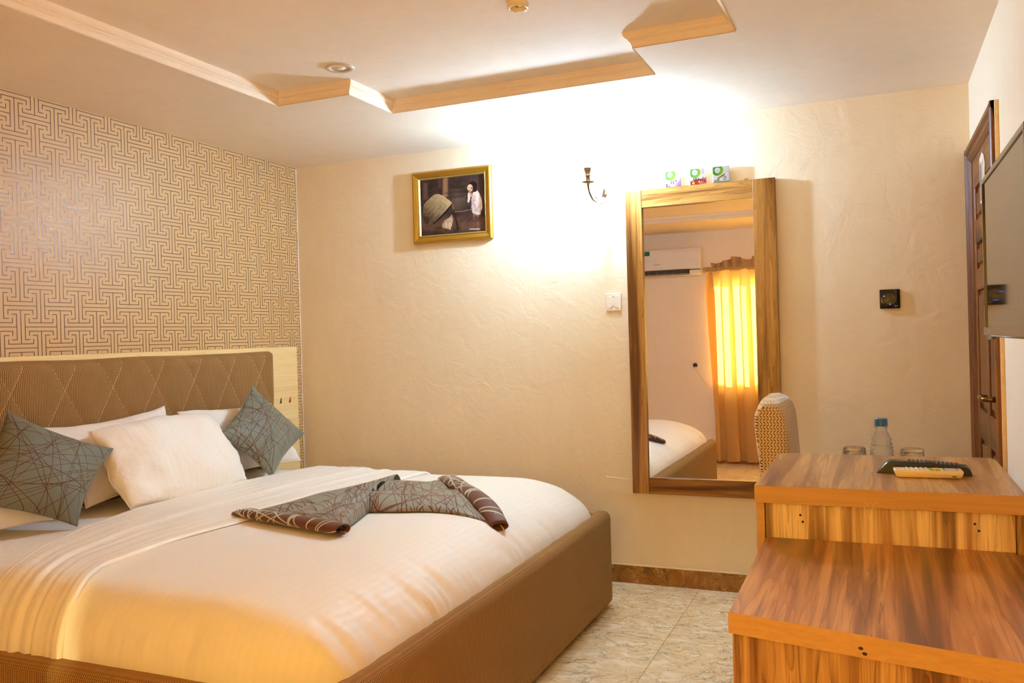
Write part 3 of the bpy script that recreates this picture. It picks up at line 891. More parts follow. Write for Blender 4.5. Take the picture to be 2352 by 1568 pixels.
# rear pillows
pillow('pillow', (0.115, -1.93, 1.00), (0.115, -1.235, 1.025), (0.30, -1.17, 0.66), (0.31, -1.86, 0.66), 0.15, M['pstripe'], 'white pillow leaning on the headboard just behind the big centre pillow', 'pillow', 'white pillows at the head of the bed', 2, 0.17, zmin=SZ)
pillow('pillow', (0.13, -2.80, 0.93), (0.13, -2.12, 0.95), (0.36, -2.06, 0.66), (0.36, -2.74, 0.66), 0.15, M['pstripe'], 'white pillow behind the grey cushion nearest the camera, at the left picture edge', 'pillow', 'white pillows at the head of the bed', 4, 0.05, zmin=SZ)
pillow('pillow', (0.13, -1.17, 0.995), (0.13, -0.46, 0.975), (0.31, -0.44, 0.655), (0.31, -1.13, 0.655), 0.14, M['pstripe'], 'white pillow leaning behind the grey cushion by the back wall, upright one', 'pillow', 'white pillows at the head of the bed', 6, 0.10, zmin=SZ)
pillow('pillow', (0.115, -1.00, 0.845), (0.12, -0.335, 0.835), (0.20, -0.36, 0.65), (0.195, -1.00, 0.65), 0.07, M['pstripe'], 'low white pillow at the far corner of the bed, only its right end showing', 'pillow', 'white pillows at the head of the bed', 8, 0.10, zmin=SZ)
# centre pillow
pillow('pillow', (0.262, -1.80, 0.975), (0.255, -1.105, 0.985), (0.465, -1.075, 0.650), (0.475, -1.785, 0.650), 0.20, M['pstripe'], 'large plump white pillow in front, between the two grey cushions', 'pillow', 'white pillows at the head of the bed', 12, -0.035, 0.5, wr=0.018, zmin=SZ+0.005)
# cushions
pillow('cushion', (0.245, -2.145, 1.085), (0.395, -1.79, 0.90), (0.480, -2.045, 0.640), (0.352, -2.395, 0.79), 0.15, M['cush'], 'grey-green cushion with crossing brown lines, left of the big white pillow', 'cushion', 'grey-green cushions on the bed', 21, 0.10, 0.6, wr=0.006, zmin=SZ+0.004)
pillow('cushion', (0.255, -0.765, 1.095), (0.395, -0.52, 0.815), (0.485, -0.915, 0.640), (0.365, -1.14, 0.885), 0.14, M['cush2'], 'grey-green cushion with crossing brown lines, standing on its corner right of the big pillow', 'cushion', 'grey-green cushions on the bed', 25, 0.10, 0.6, wr=0.008, zmin=SZ+0.004)

# ---- bed runner, gathered in the middle with rolled ends
run = thing('bed_runner', 'grey-green bed runner gathered into a bow, its brown ends rolled, on the white duvet', 'bed runner', (1.45, -1.3, 0.63))
def top_z(x, y): return bed_at(x, y, 0.013).z
def wing(A, B, mat, seed, flip):
    # A: outer end polyline, B: gathered end polyline; pleats converge at B
    na, nb = 46, 60; vs, fs, uvs = [], [], []
    for i in range(na+1):
        s = i/na
        for j in range(nb+1):
            t = j/nb
            def along(P):
                q = t*(len(P)-1); k = min(int(q), len(P)-2); f = q-k
                return (lerp(P[k][0], P[k+1][0], f), lerp(P[k][1], P[k+1][1], f))
            a, b = along(A), along(B)
            x, y = lerp(a[0], b[0], s), lerp(a[1], b[1], s)
            # flatten fabric along the way: bow the outline slightly
            amp = (0.050*s**0.65 + 0.008) if not flip else (0.040*s**0.8 + 0.006)
            ph = (7.4 if not flip else 4.4)*t*PI + 0.9*math.sin(3*s+seed) + 0.6*vnoise(s*3, t*2, seed+7)
            fold = amp*math.sqrt(abs(math.sin(ph*0.5))) + 0.006*vnoise(s*4, t*6, seed) + 0.012*s*math.sin(t*PI)
            if i in (0,): fold = max(fold, 0.006)
            edge = min(1.0, min(t, 1-t)/0.04)
            vs.append((x, y, top_z(x, y) + 0.003 + max(0.0, fold)*edge)); uvs.append((s*1.0, t*0.62))
    m = nb+1
    for i in range(na):
        for j in range(nb): fs.append([i*m+j, (i+1)*m+j, (i+1)*m+j+1, i*m+j+1])
    o = mk('runner_wing', vs, fs, mat, run, True, uvs=uvs)
    orient(o, (0, 0, 1))
    md = o.modifiers.new('thick', 'SOLIDIFY'); md.thickness = 0.0035; md.offset = 1
    return o
GATH = [(1.285, -0.985), (1.325, -1.13), (1.345, -1.29), (1.40, -1.42), (1.455, -1.535)]
wing([(1.005, -1.735), (1.20, -1.775), (1.38, -1.82), (1.56, -1.865)], GATH, M['run'], 1, False)
wing([(1.425, -0.835), (1.56, -0.98), (1.74, -1.19), (1.91, -1.385)], GATH, M['run'], 2, True)
def roll(P, Q, w_, h_, seed):
    P, Q = Vector(P), Vector(Q); d = (Q-P); n_ = 40; seg = 24; vs, fs, uvs = [], [], []
    side = Vector((-d.y, d.x)).normalized()
    for i in range(n_+1):
        s = i/n_; c = P + d*s; tp = 0.55 + 0.45*min(1, min(s, 1-s)/0.12) if s < 0.5 else 0.86 + 0.14*min(1, (1-s)/0.12)
        wv = 1 + 0.12*vnoise(s*5, 0.5, seed)
        for j in range(seg+1):
            a = 2*PI*j/seg
            ox = math.cos(a)*w_*0.5*tp*wv; oz = math.sin(a)*h_*0.5*tp*wv
            pc_ = c + side*ox
            z = top_z(c.x, c.y) + 0.004 + h_*0.5*tp*wv + oz
            vs.append((pc_.x, pc_.y, z)); uvs.append((s*1.15, j/seg*0.34))
    m = seg+1
    for i in range(n_):
        for j in range(seg): fs.append([i*m+j, (i+1)*m+j, (i+1)*m+j+1, i*m+j+1])
    o = mk('rolled_end', vs, fs, M['runback'], run, True, uvs=uvs, label='brown rolled end with pale lines')
    md = o.modifiers.new('thick', 'SOLIDIFY'); md.thickness = 0.005; md.offset = -1
    # inner layers of the roll seen at the open end
    for s, rr in ((0.97, 0.62), (0.03, 0.5)):
        c = P + d*s; pth = []
        for j in range(26):
            a = 2*PI*j/18; k = rr*(1-0.02*j)
            pc_ = c + side*math.cos(a)*w_*0.42*k
            pth.append((pc_.x, pc_.y, top_z(c.x, c.y) + 0.004 + h_*0.45 + math.sin(a)*h_*0.40*k))
        mk('roll_core', *tube_geo(pth, 0.0025, 5), M['seam'], o, True)
roll((0.985, -1.745), (1.585, -1.895), 0.075, 0.040, 1)
roll((1.395, -0.795), (1.955, -1.395), 0.085, 0.040, 2)

# ================================================================== MIRROR
MX0, MX1, MZ0, MZ1 = 2.1067, 2.859, 0.480, 2.0541
gx0, gx1, gz0, gz1 = 2.193, 2.752, 0.566, 1.962
mir = thing('wall_mirror', 'tall rectangular mirror in a wide streaked wooden frame on the cream wall', 'mirror', ((MX0+MX1)/2, 0.0, MZ0))
FD = 0.034
for (a, b, c, d, mm, lab) in ((MX0, gx0, MZ0, MZ1, M['mf_z'], None), (gx1, MX1, MZ0, MZ1, M['mf_z'], None), (gx0, gx1, gz1, MZ1, M['mf_x'], None), (gx0, gx1, MZ0, gz0, M['mf_x'], None)):
    box('frame_stile' if mm is M['mf_z'] else 'frame_rail', a+0.0004, b-0.0004, -FD - (0.002 if mm is M['mf_z'] else 0), -0.001, c, d, mm, mir, 0.0012, 1)
# silvered pane, hung a touch out of plumb
def mirror_pane():
    n = Vector((0.0045, -1, 0.0055)).normalized()
    def yq(x, z): return -0.018 - ((x-2.48)*n.x + (z-1.25)*n.z)/n.y
    vs, q = [], [(gx0-0.01, gz0-0.01), (gx1+0.01, gz0-0.01), (gx1+0.01, gz1+0.01), (gx0-0.01, gz1+0.01)]
    vs = [(x, yq(x, z), z) for x, z in q] + [(x, yq(x, z)+0.004, z) for x, z in q]
    mk('mirror_pane', vs, [[0, 1, 2, 3], [4, 7, 6, 5], [0, 4, 5, 1], [1, 5, 6, 2], [2, 6, 7, 3], [3, 7, 4, 0]], M['mirror'], mir)
mirror_pane()
for x in (2.235, 2.72):
    bm = box_bm(x-0.010, x+0.010, -0.006, -0.001, MZ1-0.01, MZ1+0.014, 0.002, 1)
    mkbm('hanging_clip', bm, M['chrome'], mir)

# ---- printed panels (flat print as vertex colours)
def painted(name, P00, P10, P01, nx, ny, fn, mat, parent, label=None):
    P00, P10, P01 = map(Vector, (P00, P10, P01)); vs, fs, cols = [], [], []
    for j in range(ny+1):
        for i in range(nx+1):
            u, v = i/nx, j/ny; vs.append(tuple(P00 + (P10-P00)*u + (P01-P00)*v)); cols.append(fn(u, v))
    for j in range(ny):
        for i in range(nx):
            a = j*(nx+1)+i; fs.append([a, a+1, a+nx+2, a+nx+1])
    o = mk(name, vs, fs, mat, parent, False, label=label)
    ca = o.data.color_attributes.new('Col', 'FLOAT_COLOR', 'POINT')
    for k, c in enumerate(cols): ca.data[k].color = c
    return o
def inpoly(x, y, P):
    c = False; j = len(P)-1
    for i in range(len(P)):
        if (P[i][1] > y) != (P[j][1] > y) and x < (P[j][0]-P[i][0])*(y-P[i][1])/(P[j][1]-P[i][1])+P[i][0]: c = not c
        j = i
    return c
def mixc(a, b, t):
    t = max(0, min(1, t)); return tuple(a[i]+(b[i]-a[i])*t for i in range(3))+(1.0,)

# ================================================================== FRAMED PICTURE
PX0, PX1, PZ0_, PZ1_ = 0.832, 1.335, 1.868, 2.279
pic = thing('framed_picture', 'framed photo of a child and a propped basket in a broad gold frame', 'picture', ((PX0+PX1)/2, 0, PZ0_))
def frame_ring(name, x0, x1, z0, z1, prof, mat):
    # prof: (inset, depth out of wall); mitred
    vs, fs = [], []
    for ins, dep in prof:
        vs += [(x0+ins, -dep, z0+ins), (x1-ins, -dep, z0+ins), (x1-ins, -dep, z1-ins), (x0+ins, -dep, z1-ins)]
    for k in range(len(prof)-1):
        for i in range(4): fs.append([4*k+i, 4*k+(i+1) % 4, 4*k+4+(i+1) % 4, 4*k+4+i])
    return mk(name, vs, fs, mat, pic)
frame_ring('frame', PX0, PX1, PZ0_, PZ1_, [(0, 0.001), (0, 0.018), (0.006, 0.026), (0.012, 0.027), (0.030, 0.020), (0.034, 0.017), (0.034, 0.004)], M['gold'])
frame_ring('inner_bead', PX0+0.034, PX1-0.034, PZ0_+0.034, PZ1_-0.034, [(0, 0.004), (0, 0.015), (0.004, 0.019), (0.009, 0.015), (0.013, 0.008), (0.013, 0.004)], M['gold2'])
BASK = [(282, 860), (300, 790), (340, 735), (390, 690), (435, 648), (480, 620), (540, 610), (620, 640), (690, 692), (752, 745), (738, 775), (660, 862), (560, 962), (440, 1078), (400, 1110), (350, 1130), (315, 1060), (290, 960)]
RIM = [(752, 745), (738, 775), (660, 862), (560, 962), (440, 1078), (460, 1085), (575, 985), (680, 880), (748, 800)]
SHIRT = [(1110, 540), (1150, 560), (1185, 610), (1212, 690), (1225, 760), (1222, 840), (1200, 880), (1180, 925), (1130, 905), (1070, 890), (1058, 820), (1060, 760), (1055, 690), (1080, 600)]
ARM = [(1005, 590), (1050, 590), (1045, 640), (1035, 700), (1018, 748), (1000, 735), (1000, 660)]
LEGS = [[(1078, 890), (1120, 890), (1112, 1000), (1108, 1130), (1084, 1130), (1086, 1000)], [(1125, 900), (1175, 900), (1170, 1000), (1160, 1130), (1135, 1130), (1138, 1000)]]
SHORTS = [(1066, 850), (1210, 850), (1195, 930), (1130, 930), (1075, 905)]
CATB = [(590, 1130), (600, 1070), (640, 1015), (700, 985), (730, 950), (745, 930), (762, 955), (768, 1000), (758, 1060), (745, 1110), (725, 1165), (700, 1150), (650, 1145)]
def art(u, v):
    X = 240 + 1015*u + (1-v)*18*(1-u) + (1-v)*22*u
    Yt, Yb = 410-110*u, 1265-85*u
    Y = Yb + (Yt-Yb)*v
    n = vnoise(X*0.012, Y*0.012, 1)*0.5 + vnoise(X*0.035, Y*0.035, 2)*0.3 + vnoise(X*0.11, Y*0.11, 3)*0.2
    bgc = mixc(C(44, 32, 30), C(84, 62, 54), 0.45+0.5*n)
    def trunk(c, x, hw, x0, y0, y1):
        if y0 < Y < y1:
            d = abs(X-x)/hw
            if d < 1.6: return mixc(c, x0, 1-max(0, min(1, (1.6-d)/1.0)))
        return x0
    bgc = trunk(C(150, 108, 78), 650, 34, bgc, 350, 655)
    bgc = trunk(C(96, 72, 58), 330, 32, bgc, 440, 700)
    bgc = trunk(C(84, 60, 50), 560, 24, bgc, 370, 520)
    if 520 < Y < 900 and 700 < X < 1000: bgc = mixc(bgc, C(112, 92, 76), 0.35*max(0, 1-abs(X-840)/170)*max(0, 1-abs(Y-700)/240)*2)
    if Y > 930: bgc = mixc(bgc, C(112, 78, 60), min(1, (Y-930)/70)*(0.55+0.5*n)*(1 if Y < 1150 else max(0.1, 1-(Y-1150)/60)))
    col = bgc
    if inpoly(X, Y, RIM): col = C(34, 26, 22)
    if inpoly(X, Y, BASK):
        s = (X*0.75+Y*0.66); t = (-X*0.66+Y*0.75)
        lig = max(0, min(1, 0.75 - (Y-640)/650 + (X-450)/900))
        col = mixc(C(66, 50, 38), C(206, 178, 132), lig*0.9 + 0.25*n)
        if Y > 720: col = mixc(col, C(50, 36, 26), 0.5*(math.sin(t*0.32) > 0.1)*(math.sin(s*0.10) > -0.6)*min(1, (Y-700)/150))
        if min(abs(vnoise(X*0.05, Y*0.05, 7)), 1) < 0.08: col = mixc(col, C(90, 70, 46), 0.4)
    # prop stick
    k = (Y-765)/410
    if 0 <= k <= 1:
        cx = 762 + 88*k
        if abs(X-cx) < 8+8*k: col = C(48, 36, 30) if k > 0.22 else C(120, 98, 78)
    yl = 885 - (X-800)*0.11 + 6*math.sin((X-800)*0.018)
    if 800 < X < 1085 and abs(Y-yl) < 4: col = C(150, 128, 110)
    if inpoly(X, Y, CATB): col = mixc(C(96, 68, 46), C(206, 180, 148), 0.5+0.9*n + (0.35 if X > 700 else -0.1))
    if 520 < X < 590 and abs(Y-1140) < 16: col = C(70, 46, 34)
    for L in LEGS:
        if inpoly(X, Y, L): col = mixc(C(88, 56, 44), C(130, 92, 74), 0.5+n)
    if inpoly(X, Y, SHIRT): col = mixc(C(150, 112, 104), C(222, 194, 180), 0.55 + 1.0*n + (X-1120)/500)
    if inpoly(X, Y, SHORTS): col = mixc(C(150, 126, 112), C(208, 186, 166), 0.5+1.2*n)
    if inpoly(X, Y, ARM): col = C(216, 188, 168)
    dh = ((X-1085)/62)**2 + ((Y-478)/62)**2
    if dh < 1: col = C(34, 24, 24)
    if ((X-1110)/34)**2 + ((Y-540)/44)**2 < 1: col = C(40, 28, 28)
    if ((X-1038)/44)**2 + ((Y-522)/58)**2 < 1:
        col = mixc(C(214, 172, 136), C(140, 96, 74), max(0, (X-1040)/50))
        if ((X-1022)/10)**2+((Y-520)/8)**2 < 1 or ((X-1058)/12)**2+((Y-522)/9)**2 < 1: col = C(70, 42, 30)
        if ((X-1030)/14)**2+((Y-560)/8)**2 < 1: col = C(140, 84, 66)
    if ((X-1050)/22)**2 + ((Y-620)/34)**2 < 1: col = mixc(C(200, 158, 122), C(120, 84, 66), 0.4+n)
    if 1030 < X < 1185 and 1140 < Y < 1164: col = C(178, 150, 138)
    return col
ax0, ax1, az0, az1 = PX0+0.045, PX1-0.045, PZ0_+0.045, PZ1_-0.045
painted('picture_print', (ax0, -0.0065, az0), (ax1, -0.0065, az0), (ax0, -0.0065, az1), 200, 160, art, M['printg'], pic)
def art_pos(X, Y):
    u = (X-240)/1015; u = (X-240-10)/1020; Yt, Yb = 410-110*u, 1265-85*u; v = (Yb-Y)/(Yb-Yt)
    return (ax0+(ax1-ax0)*u, -0.0072, az0+(az1-az0)*v)
for s, X, Y, sz in (('PEACE', 838, 508, 0.022), ("DON'T SOUND", 838, 585, 0.022), ('IT LOUD', 848, 652, 0.022)):
    text('lettering', s, sz, art_pos(X, Y), (1, 0, 0), (0, 0, 1), M['ink_d'], pic, 0.0002)

# ================================================================== WALL LAMP
LX, LY = 1.968, -0.220
PXW = 1.985
lamp = thing('wall_lamp', 'small silver candle-style wall lamp with crystal drops, lit, left of the mirror', 'wall lamp', (PXW, 0, 1.98))
mkbm('back_plate', box_bm(PXW-0.020, PXW+0.020, -0.016, -0.001, 2.050, 2.110, 0.004, 2), M['lampmetal'], lamp)
lathe('plate_boss', [(0, -0.030), (0.010, -0.027), (0.015, -0.018), (0.017, -0.013), (0, -0.012)], (PXW, 0, 2.080), M['lampmetal'], lamp, 20, 1)
tube('lamp_arm', [(PXW, -0.024, 2.078), (PXW+0.001, -0.050, 2.050), (PXW, -0.085, 2.014), (PXW-0.004, -0.130, 1.996), (PXW-0.010, -0.175, 2.006), (LX+0.002, -0.208, 2.034), (LX, LY, 2.062), (LX, LY, 2.082)], [0.006, 0.0055, 0.005, 0.005, 0.005, 0.005, 0.0055, 0.007], M['lampmetal'], lamp, 10)
tube('lamp_scroll', [(PXW+0.012, -0.02, 2.076), (PXW+0.030, -0.03, 2.052), (PXW+0.028, -0.06, 2.020), (PXW+0.018, -0.085, 1.996), (PXW+0.006, -0.10, 1.990), (PXW+0.002, -0.10, 2.004)], 0.0035, M['lampmetal'], lamp, 8)
tube('lamp_scroll', [(PXW-0.006, -0.05, 2.05), (PXW-0.010, -0.09, 2.060), (PXW-0.008, -0.125, 2.048), (PXW-0.004, -0.14, 2.024), (PXW, -0.125, 2.012)], 0.003, M['lampmetal'], lamp, 8)
lathe('drip_pan', [(0, 2.078), (0.010, 2.078), (0.034, 2.086), (0.036, 2.089), (0.020, 2.087), (0.008, 2.086), (0, 2.086)], (LX, LY, 0), M['lampmetal'], lamp, 28)
lathe('candle_sleeve', [(0, 2.086), (0.011, 2.086), (0.011, 2.114), (0.014, 2.118), (0.014, 2.122), (0.0125, 2.124), (0.017, 2.142), (0.019, 2.148), (0.0185, 2.152), (0.021, 2.158), (0.020, 2.161), (0, 2.161)], (LX, LY, 0), M['lampmetal'], lamp, 24)
def drop(x, y, z, h_, r):
    pf = [(0, h_), (r*0.35, h_*0.82), (r, h_*0.35), (r*0.8, h_*0.12), (0, 0)]
    return lathe('crystal_drop', pf, (x, y, z), M['crystal'], lamp, 6, smooth=False)
for k in range(8):
    a = 2*PI*k/8
    drop(LX+0.030*math.cos(a), LY+0.030*math.sin(a), 2.016 + 0.008*(k % 2), 0.062, 0.0052)
for dx, y_, z_, h_ in ((0.004, -0.10, 1.942, 0.046), (-0.004, -0.135, 1.944, 0.050), (-0.008, -0.17, 1.952, 0.048), (0.018, -0.07, 1.956, 0.04)):
    drop(PXW+dx, y_, z_, h_, 0.007)
lathe('bulb', [(0, 2.161), (0.011, 2.162), (0.013, 2.168), (0.020, 2.184), (0.0225, 2.200), (0.020, 2.218), (0.013, 2.234), (0.005, 2.246), (0, 2.249)], (LX, LY, 0), M['bulb'], lamp, 24)

# ================================================================== AIR FRESHENER BOXES on the mirror frame
def freshener(x0, label, kind, seed):
    z0 = MZ1 + 0.0005; wd, ht, dp = 0.083, 0.080, 0.020
    y0, y1 = -0.033, -0.033+dp
    r = thing('freshener_box', label, 'box', (x0+wd/2, (y0+y1)/2, z0), 'small boxes on top of the mirror')
    box('carton', x0, x0+wd, y0, y1, z0, z0+ht, M['white'], r, 0.0008, 1)
    def front(u, v):
        n = vnoise(u*6+seed, v*6, seed)*0.5 + vnoise(u*16, v*16+seed, seed+1)*0.3
        col = C(244, 238, 238)
        diag = u*0.8 - v + 0.25
        if kind == 'purple':
            if diag > 0.35 + 0.15*n: col = mixc(C(226, 206, 232), C(150, 92, 170), (diag-0.35)*1.6 + 0.4*n)
            if v < 0.22 and u < 0.3 and u+v*0.8 < 0.34: col = C(150, 96, 172)
            if v < 0.22 and 0.3 < u < 0.75: col = mixc(C(240, 226, 246), C(140, 92, 190), 0.5+n)
        elif kind == 'red':
            if v < 0.34 + 0.1*n - 0.1*(u < 0.2): col = mixc(C(176, 36, 34), C(208, 64, 52), 0.5+n)
            if diag > 0.62 + 0.15*n: col = mixc(C(226, 150, 120), C(190, 48, 32), 0.5+1.6*n)
            if v > 0.62 and u > 0.6 and u < 0.86: col = mixc(C(240, 226, 222), C(226, 180, 160), (u-0.6)*3)
            if 0.5 < u < 0.72 and 0.1 < v < 0.3 and n > 0.05: col = C(232, 204, 160)
        else:
            col = mixc(C(240, 240, 238), C(206, 204, 200), 0.3*u+0.5*n)
            if abs(v-(0.22+0.55*(u-0.25))) < 0.06 and 0.3 < u < 0.75: col = mixc(C(196, 152, 40), C(120, 84, 40), 0.4+n)
            if ((u-0.33)/0.09)**2+((v-0.14)/0.13)**2 < 1: col = mixc(C(196, 186, 60), C(120, 130, 40), 0.5+n)
            if ((u-0.2)/0.13)**2+((v-0.08)/0.10)**2 < 1: col = C(140, 170, 206)
            if ((u-0.72)/0.12)**2+((v-0.25)/0.13)**2 < 1 and n > -0.15: col = mixc(C(112, 100, 108), C(224, 218, 224), 0.4+n)
            if v < 0.06 and u > 0.05: col = C(150, 160, 140)
        # green swirl badge, cropped by the top edge
        d = math.hypot(u-0.30, (v-0.76))
        if d < 0.345:
            t = max(0, min(1, (u-0.2)*1.4 + (0.7-v)*0.8))
            col = mixc(C(112, 190, 88) if kind != 'white' else C(62, 140, 50), C(196, 222, 40), t)
            if 0.24 < d < 0.285: col = mixc(col, C(110, 176, 24), 0.6)
            if d > 0.325: col = mixc(col, C(90, 150, 40), 0.7)
        elif d < 0.38: col = C(250, 252, 240)
        if math.hypot(u-0.29, v-0.77) < 0.165: col = C(252, 250, 250)
        if kind != 'white':
            for (a, b) in (((0.36, 0.34), (0.50, 0.36), (0.66, 0.35), (0.36, 0.23), (0.50, 0.24)) if kind == 'purple' else ((0.22, 0.37), (0.36, 0.38), (0.49, 0.39), (0.36, 0.27), (0.50, 0.28), (0.65, 0.29), (0.79, 0.40))):
                if math.hypot(u-a, v-b) < 0.040: col = C(46, 22, 30)
            if math.hypot(u-0.19, v-0.11) < 0.075: col = C(244, 212, 110)
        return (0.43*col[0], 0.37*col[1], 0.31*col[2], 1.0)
    painted('front_print', (x0+0.0008, y0-0.0004, z0+0.0008), (x0+wd-0.0008, y0-0.0004, z0+0.0008), (x0+0.0008, y0-0.0004, z0+ht-0.0008), 72, 72, front, M['print'], r)
    cx, cz = x0+wd*0.29, z0+ht*0.77
    text('lettering', 'air', 0.0105, (cx, y0-0.0008, cz+0.0035), (1, 0, 0), (0, 0, 1), M['ink_g'], r, 0.0001)
    text('lettering', 'wick', 0.0105, (cx, y0-0.0008, cz-0.0045), (1, 0, 0), (0, 0, 1), M['ink_g'], r, 0.0001)
freshener(2.321, 'small purple and white air freshener box with green badge, nearest the lamp', 'purple', 3)
freshener(2.447, 'small red and white air freshener box with green badge, middle of three', 'red', 9)
freshener(2.560, 'small white and grey air freshener box with darker green badge, nearest the right wall', 'white', 15)

# ================================================================== SWITCHES
wp = thing('wall_plate', 'white blank wall plate with an arched recess, between lamp and mirror edge', 'wall plate', (2.02, 0, 1.435))
px0, px1, pz0, pz1 = 1.979, 2.063, 1.436, 1.528
bm = box_bm(px0, px1, -0.010, -0.0005, pz0, pz1, 0.003, 2)
mkbm('plate', bm, M['white'], wp)
cx_, cz_ = (px0+px1)/2, (pz0+pz1)/2
out = [(cx_-0.030, cz_-0.032), (cx_-0.014, cz_-0.032), (cx_-0.010, cz_-0.026), (cx_-0.004, cz_-0.0215), (cx_+0.004, cz_-0.0215), (cx_+0.010, cz_-0.026), (cx_+0.014, cz_-0.032), (cx_+0.030, cz_-0.032), (cx_+0.030, cz_+0.032), (cx_+0.012, cz_+0.032), (cx_+0.004, cz_+0.020), (cx_-0.004, cz_+0.020), (cx_-0.012, cz_+0.032), (cx_-0.030, cz_+0.032)]
vs = [(x, -0.0102, z) for x, z in out] + [(cx_+(x-cx_)*0.94, -0.0128, cz_+(z-cz_)*0.94) for x, z in out]
n_ = len(out)
mk('plate_relief', vs, [list(range(n_, 2*n_))] + [[i, (i+1) % n_, n_+(i+1) % n_, n_+i] for i in range(n_)], M['white'], wp)
lathe('plate_hole', [(0, -0.0142), (0.004, -0.0142), (0.006, -0.0125), (0.006, -0.010)], (cx_, 0, cz_+0.030), M['ivory'], wp, 16, 1)

sw = thing('fan_switch', 'square black wall switch with three-part round button and blue lights', 'switch', (3.356, 0, 1.395))
qx0, qx1, qz0, qz1 = 3.313, 3.400, 1.396, 1.486
smooth_angle(mkbm('plate', box_bm(qx0, qx1, -0.010, -0.0005, qz0, qz1, 0.003, 2), M['blackg'], sw))
qx, qz = (qx0+qx1)/2, (qz0+qz1)/2
for k in range(3):
    a0 = PI/2 + k*2*PI/3 + 0.05; a1 = PI/2 + (k+1)*2*PI/3 - 0.05
    poly = [(qx+0.0016*math.cos((a0+a1)/2), qz+0.0016*math.sin((a0+a1)/2))] + [(qx+0.0265*math.cos(lerp(a0, a1, t/10)), qz+0.0265*math.sin(lerp(a0, a1, t/10))) for t in range(11)]
    prism('button', poly, -0.0125, -0.0095, 1, M['black'], sw)
lathe('button_ring', [(0.027, -0.0095), (0.028, -0.0115), (0.031, -0.0115), (0.032, -0.0095)], (qx, 0, qz), M['black'], sw, 36, 1)
for dx, dz in ((-0.024, 0.0135), (0.0, -0.0245)):
    lathe('indicator', [(0, -0.0138), (0.0016, -0.0134), (0.002, -0.012), (0.002, -0.010)], (qx+dx, 0, qz+dz), M['led'], sw, 12, 1)
text('lettering', 'edison', 0.006, (qx+0.027, -0.0102, qz-0.033), (1, 0, 0), (0, 0, 1), M['pale'], sw, 0.0001)

# ================================================================== DESK FURNITURE
UX0, UX1, UY0, UY1, UZ = 3.014, 3.597, -2.210, -1.628, 0.934
dk = thing('console_desk', 'upper wooden console with streaked laminate top holding the two remotes', 'desk', ((UX0+UX1)/2, (UY0+UY1)/2, 0))
def top_slab(name, poly, z0, z1, mat_top, parent):
    return prism(name, poly, z0, z1, 2, mat_top, parent)
cr = 0.016
poly = [(UX0+0.002, UY0+0.002), (UX1-0.002, UY0+0.002), (UX1-0.002, UY1-cr), (UX1-cr, UY1), (UX0+cr, UY1), (UX0+0.002, UY1-cr)]
top_slab('desk_top', poly, UZ-0.041, UZ, M['lam_top'], dk)
box('edge_band', UX0, UX1, UY0, UY0+0.0024, UZ-0.0425, UZ-0.0004, M['edge'], dk, 0.0008, 1, label='plain beech edge strip')
box('edge_band', UX0-0.0002, UX0+0.0024, UY0+0.0026, UY1-cr, UZ-0.0425, UZ-0.0004, M['edge_y'], dk, 0.0008, 1, label='plain beech edge strip')
box('edge_band', UX1-0.0024, UX1+0.0002, UY0+0.0026, UY1-cr, UZ-0.0425, UZ-0.0004, M['edge_y'], dk, 0.0008, 1, label='plain beech edge strip')
box('side_panel', UX0+0.002, UX0+0.0215, UY0+0.014, UY1-0.02, 0.0, UZ-0.043, M['edge'], dk, 0.0008, 1)
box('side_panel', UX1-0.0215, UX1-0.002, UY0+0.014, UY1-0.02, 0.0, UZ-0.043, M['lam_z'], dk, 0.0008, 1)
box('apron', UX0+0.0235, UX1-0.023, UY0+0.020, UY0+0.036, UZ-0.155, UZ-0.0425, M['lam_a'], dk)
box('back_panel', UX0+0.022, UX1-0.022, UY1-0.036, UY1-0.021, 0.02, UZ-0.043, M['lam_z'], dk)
# screw heads in the apron, chips in the edge band
for x, z in ((3.119, 0.862), (3.124, 0.846), (3.494, 0.863), (3.502, 0.848)):
    lathe('screw', [(0, -0.0008), (0.0012, -0.0008), (0.0026, -0.0004), (0.003, 0.0002), (0, 0.0002)], (x, UY0+0.0198, z), M['ink_d'], dk, 12, 1)
bm = bmesh.new(); rnd = random.Random(4)
for k in range(30):
    x = rnd.uniform(3.10, 3.36); box_bm(x, x+rnd.uniform(0.001, 0.006), UY0-0.0003, UY0+0.0002, UZ-0.0428, UZ-0.0428+rnd.uniform(0.0006, 0.0018), bm=bm)
for x, z in ((3.264, 0.902), (3.274, 0.903), (3.268, 0.8975), (3.281, 0.898), (3.287, 0.9035)):
    box_bm(x, x+0.004, UY0-0.0003, UY0+0.0002, z, z+0.0012, bm=bm)
o = mkbm('edge_chips', bm, M['pale'], dk); o['kind'] = 'stuff'

# nested lower table pulled towards the camera, front edge cut at an angle
NZ = 0.804
nt = thing('low_table', 'lower wooden table with glossy streaked top, pushed under the upper console', 'table', (3.33, -2.5, 0))
FLx, FLy = 3.041, -2.793; SLP = -0.2262
fy = lambda x: FLy + SLP*(x-FLx)
RX_ = 3.690
def slab_poly(ins, x0, x1, back): return [(x0, fy(x0)+ins), (x1, fy(x1)+ins), (x1, back), (x0, back)]
prism('table_top', slab_poly(0.0022, FLx+0.001, RX_, UY0+0.019)[:2] + [(RX_, UY0-0.002), (UX1-0.024, UY0-0.002), (UX1-0.024, UY0+0.019), (UX0+0.0235, UY0+0.019), (UX0+0.0235, UY0-0.005), (FLx-0.004, UY0-0.005)], NZ-0.036, NZ, 2, M['lam_y'], nt)
prism('edge_band', [(FLx-0.001, fy(FLx)), (RX_, fy(RX_)), (RX_, fy(RX_)+0.0021), (FLx-0.001, fy(FLx)+0.0021)], NZ-0.038, NZ-0.0003, 2, M['edge2'], nt, label='honey edge strip with two knots')
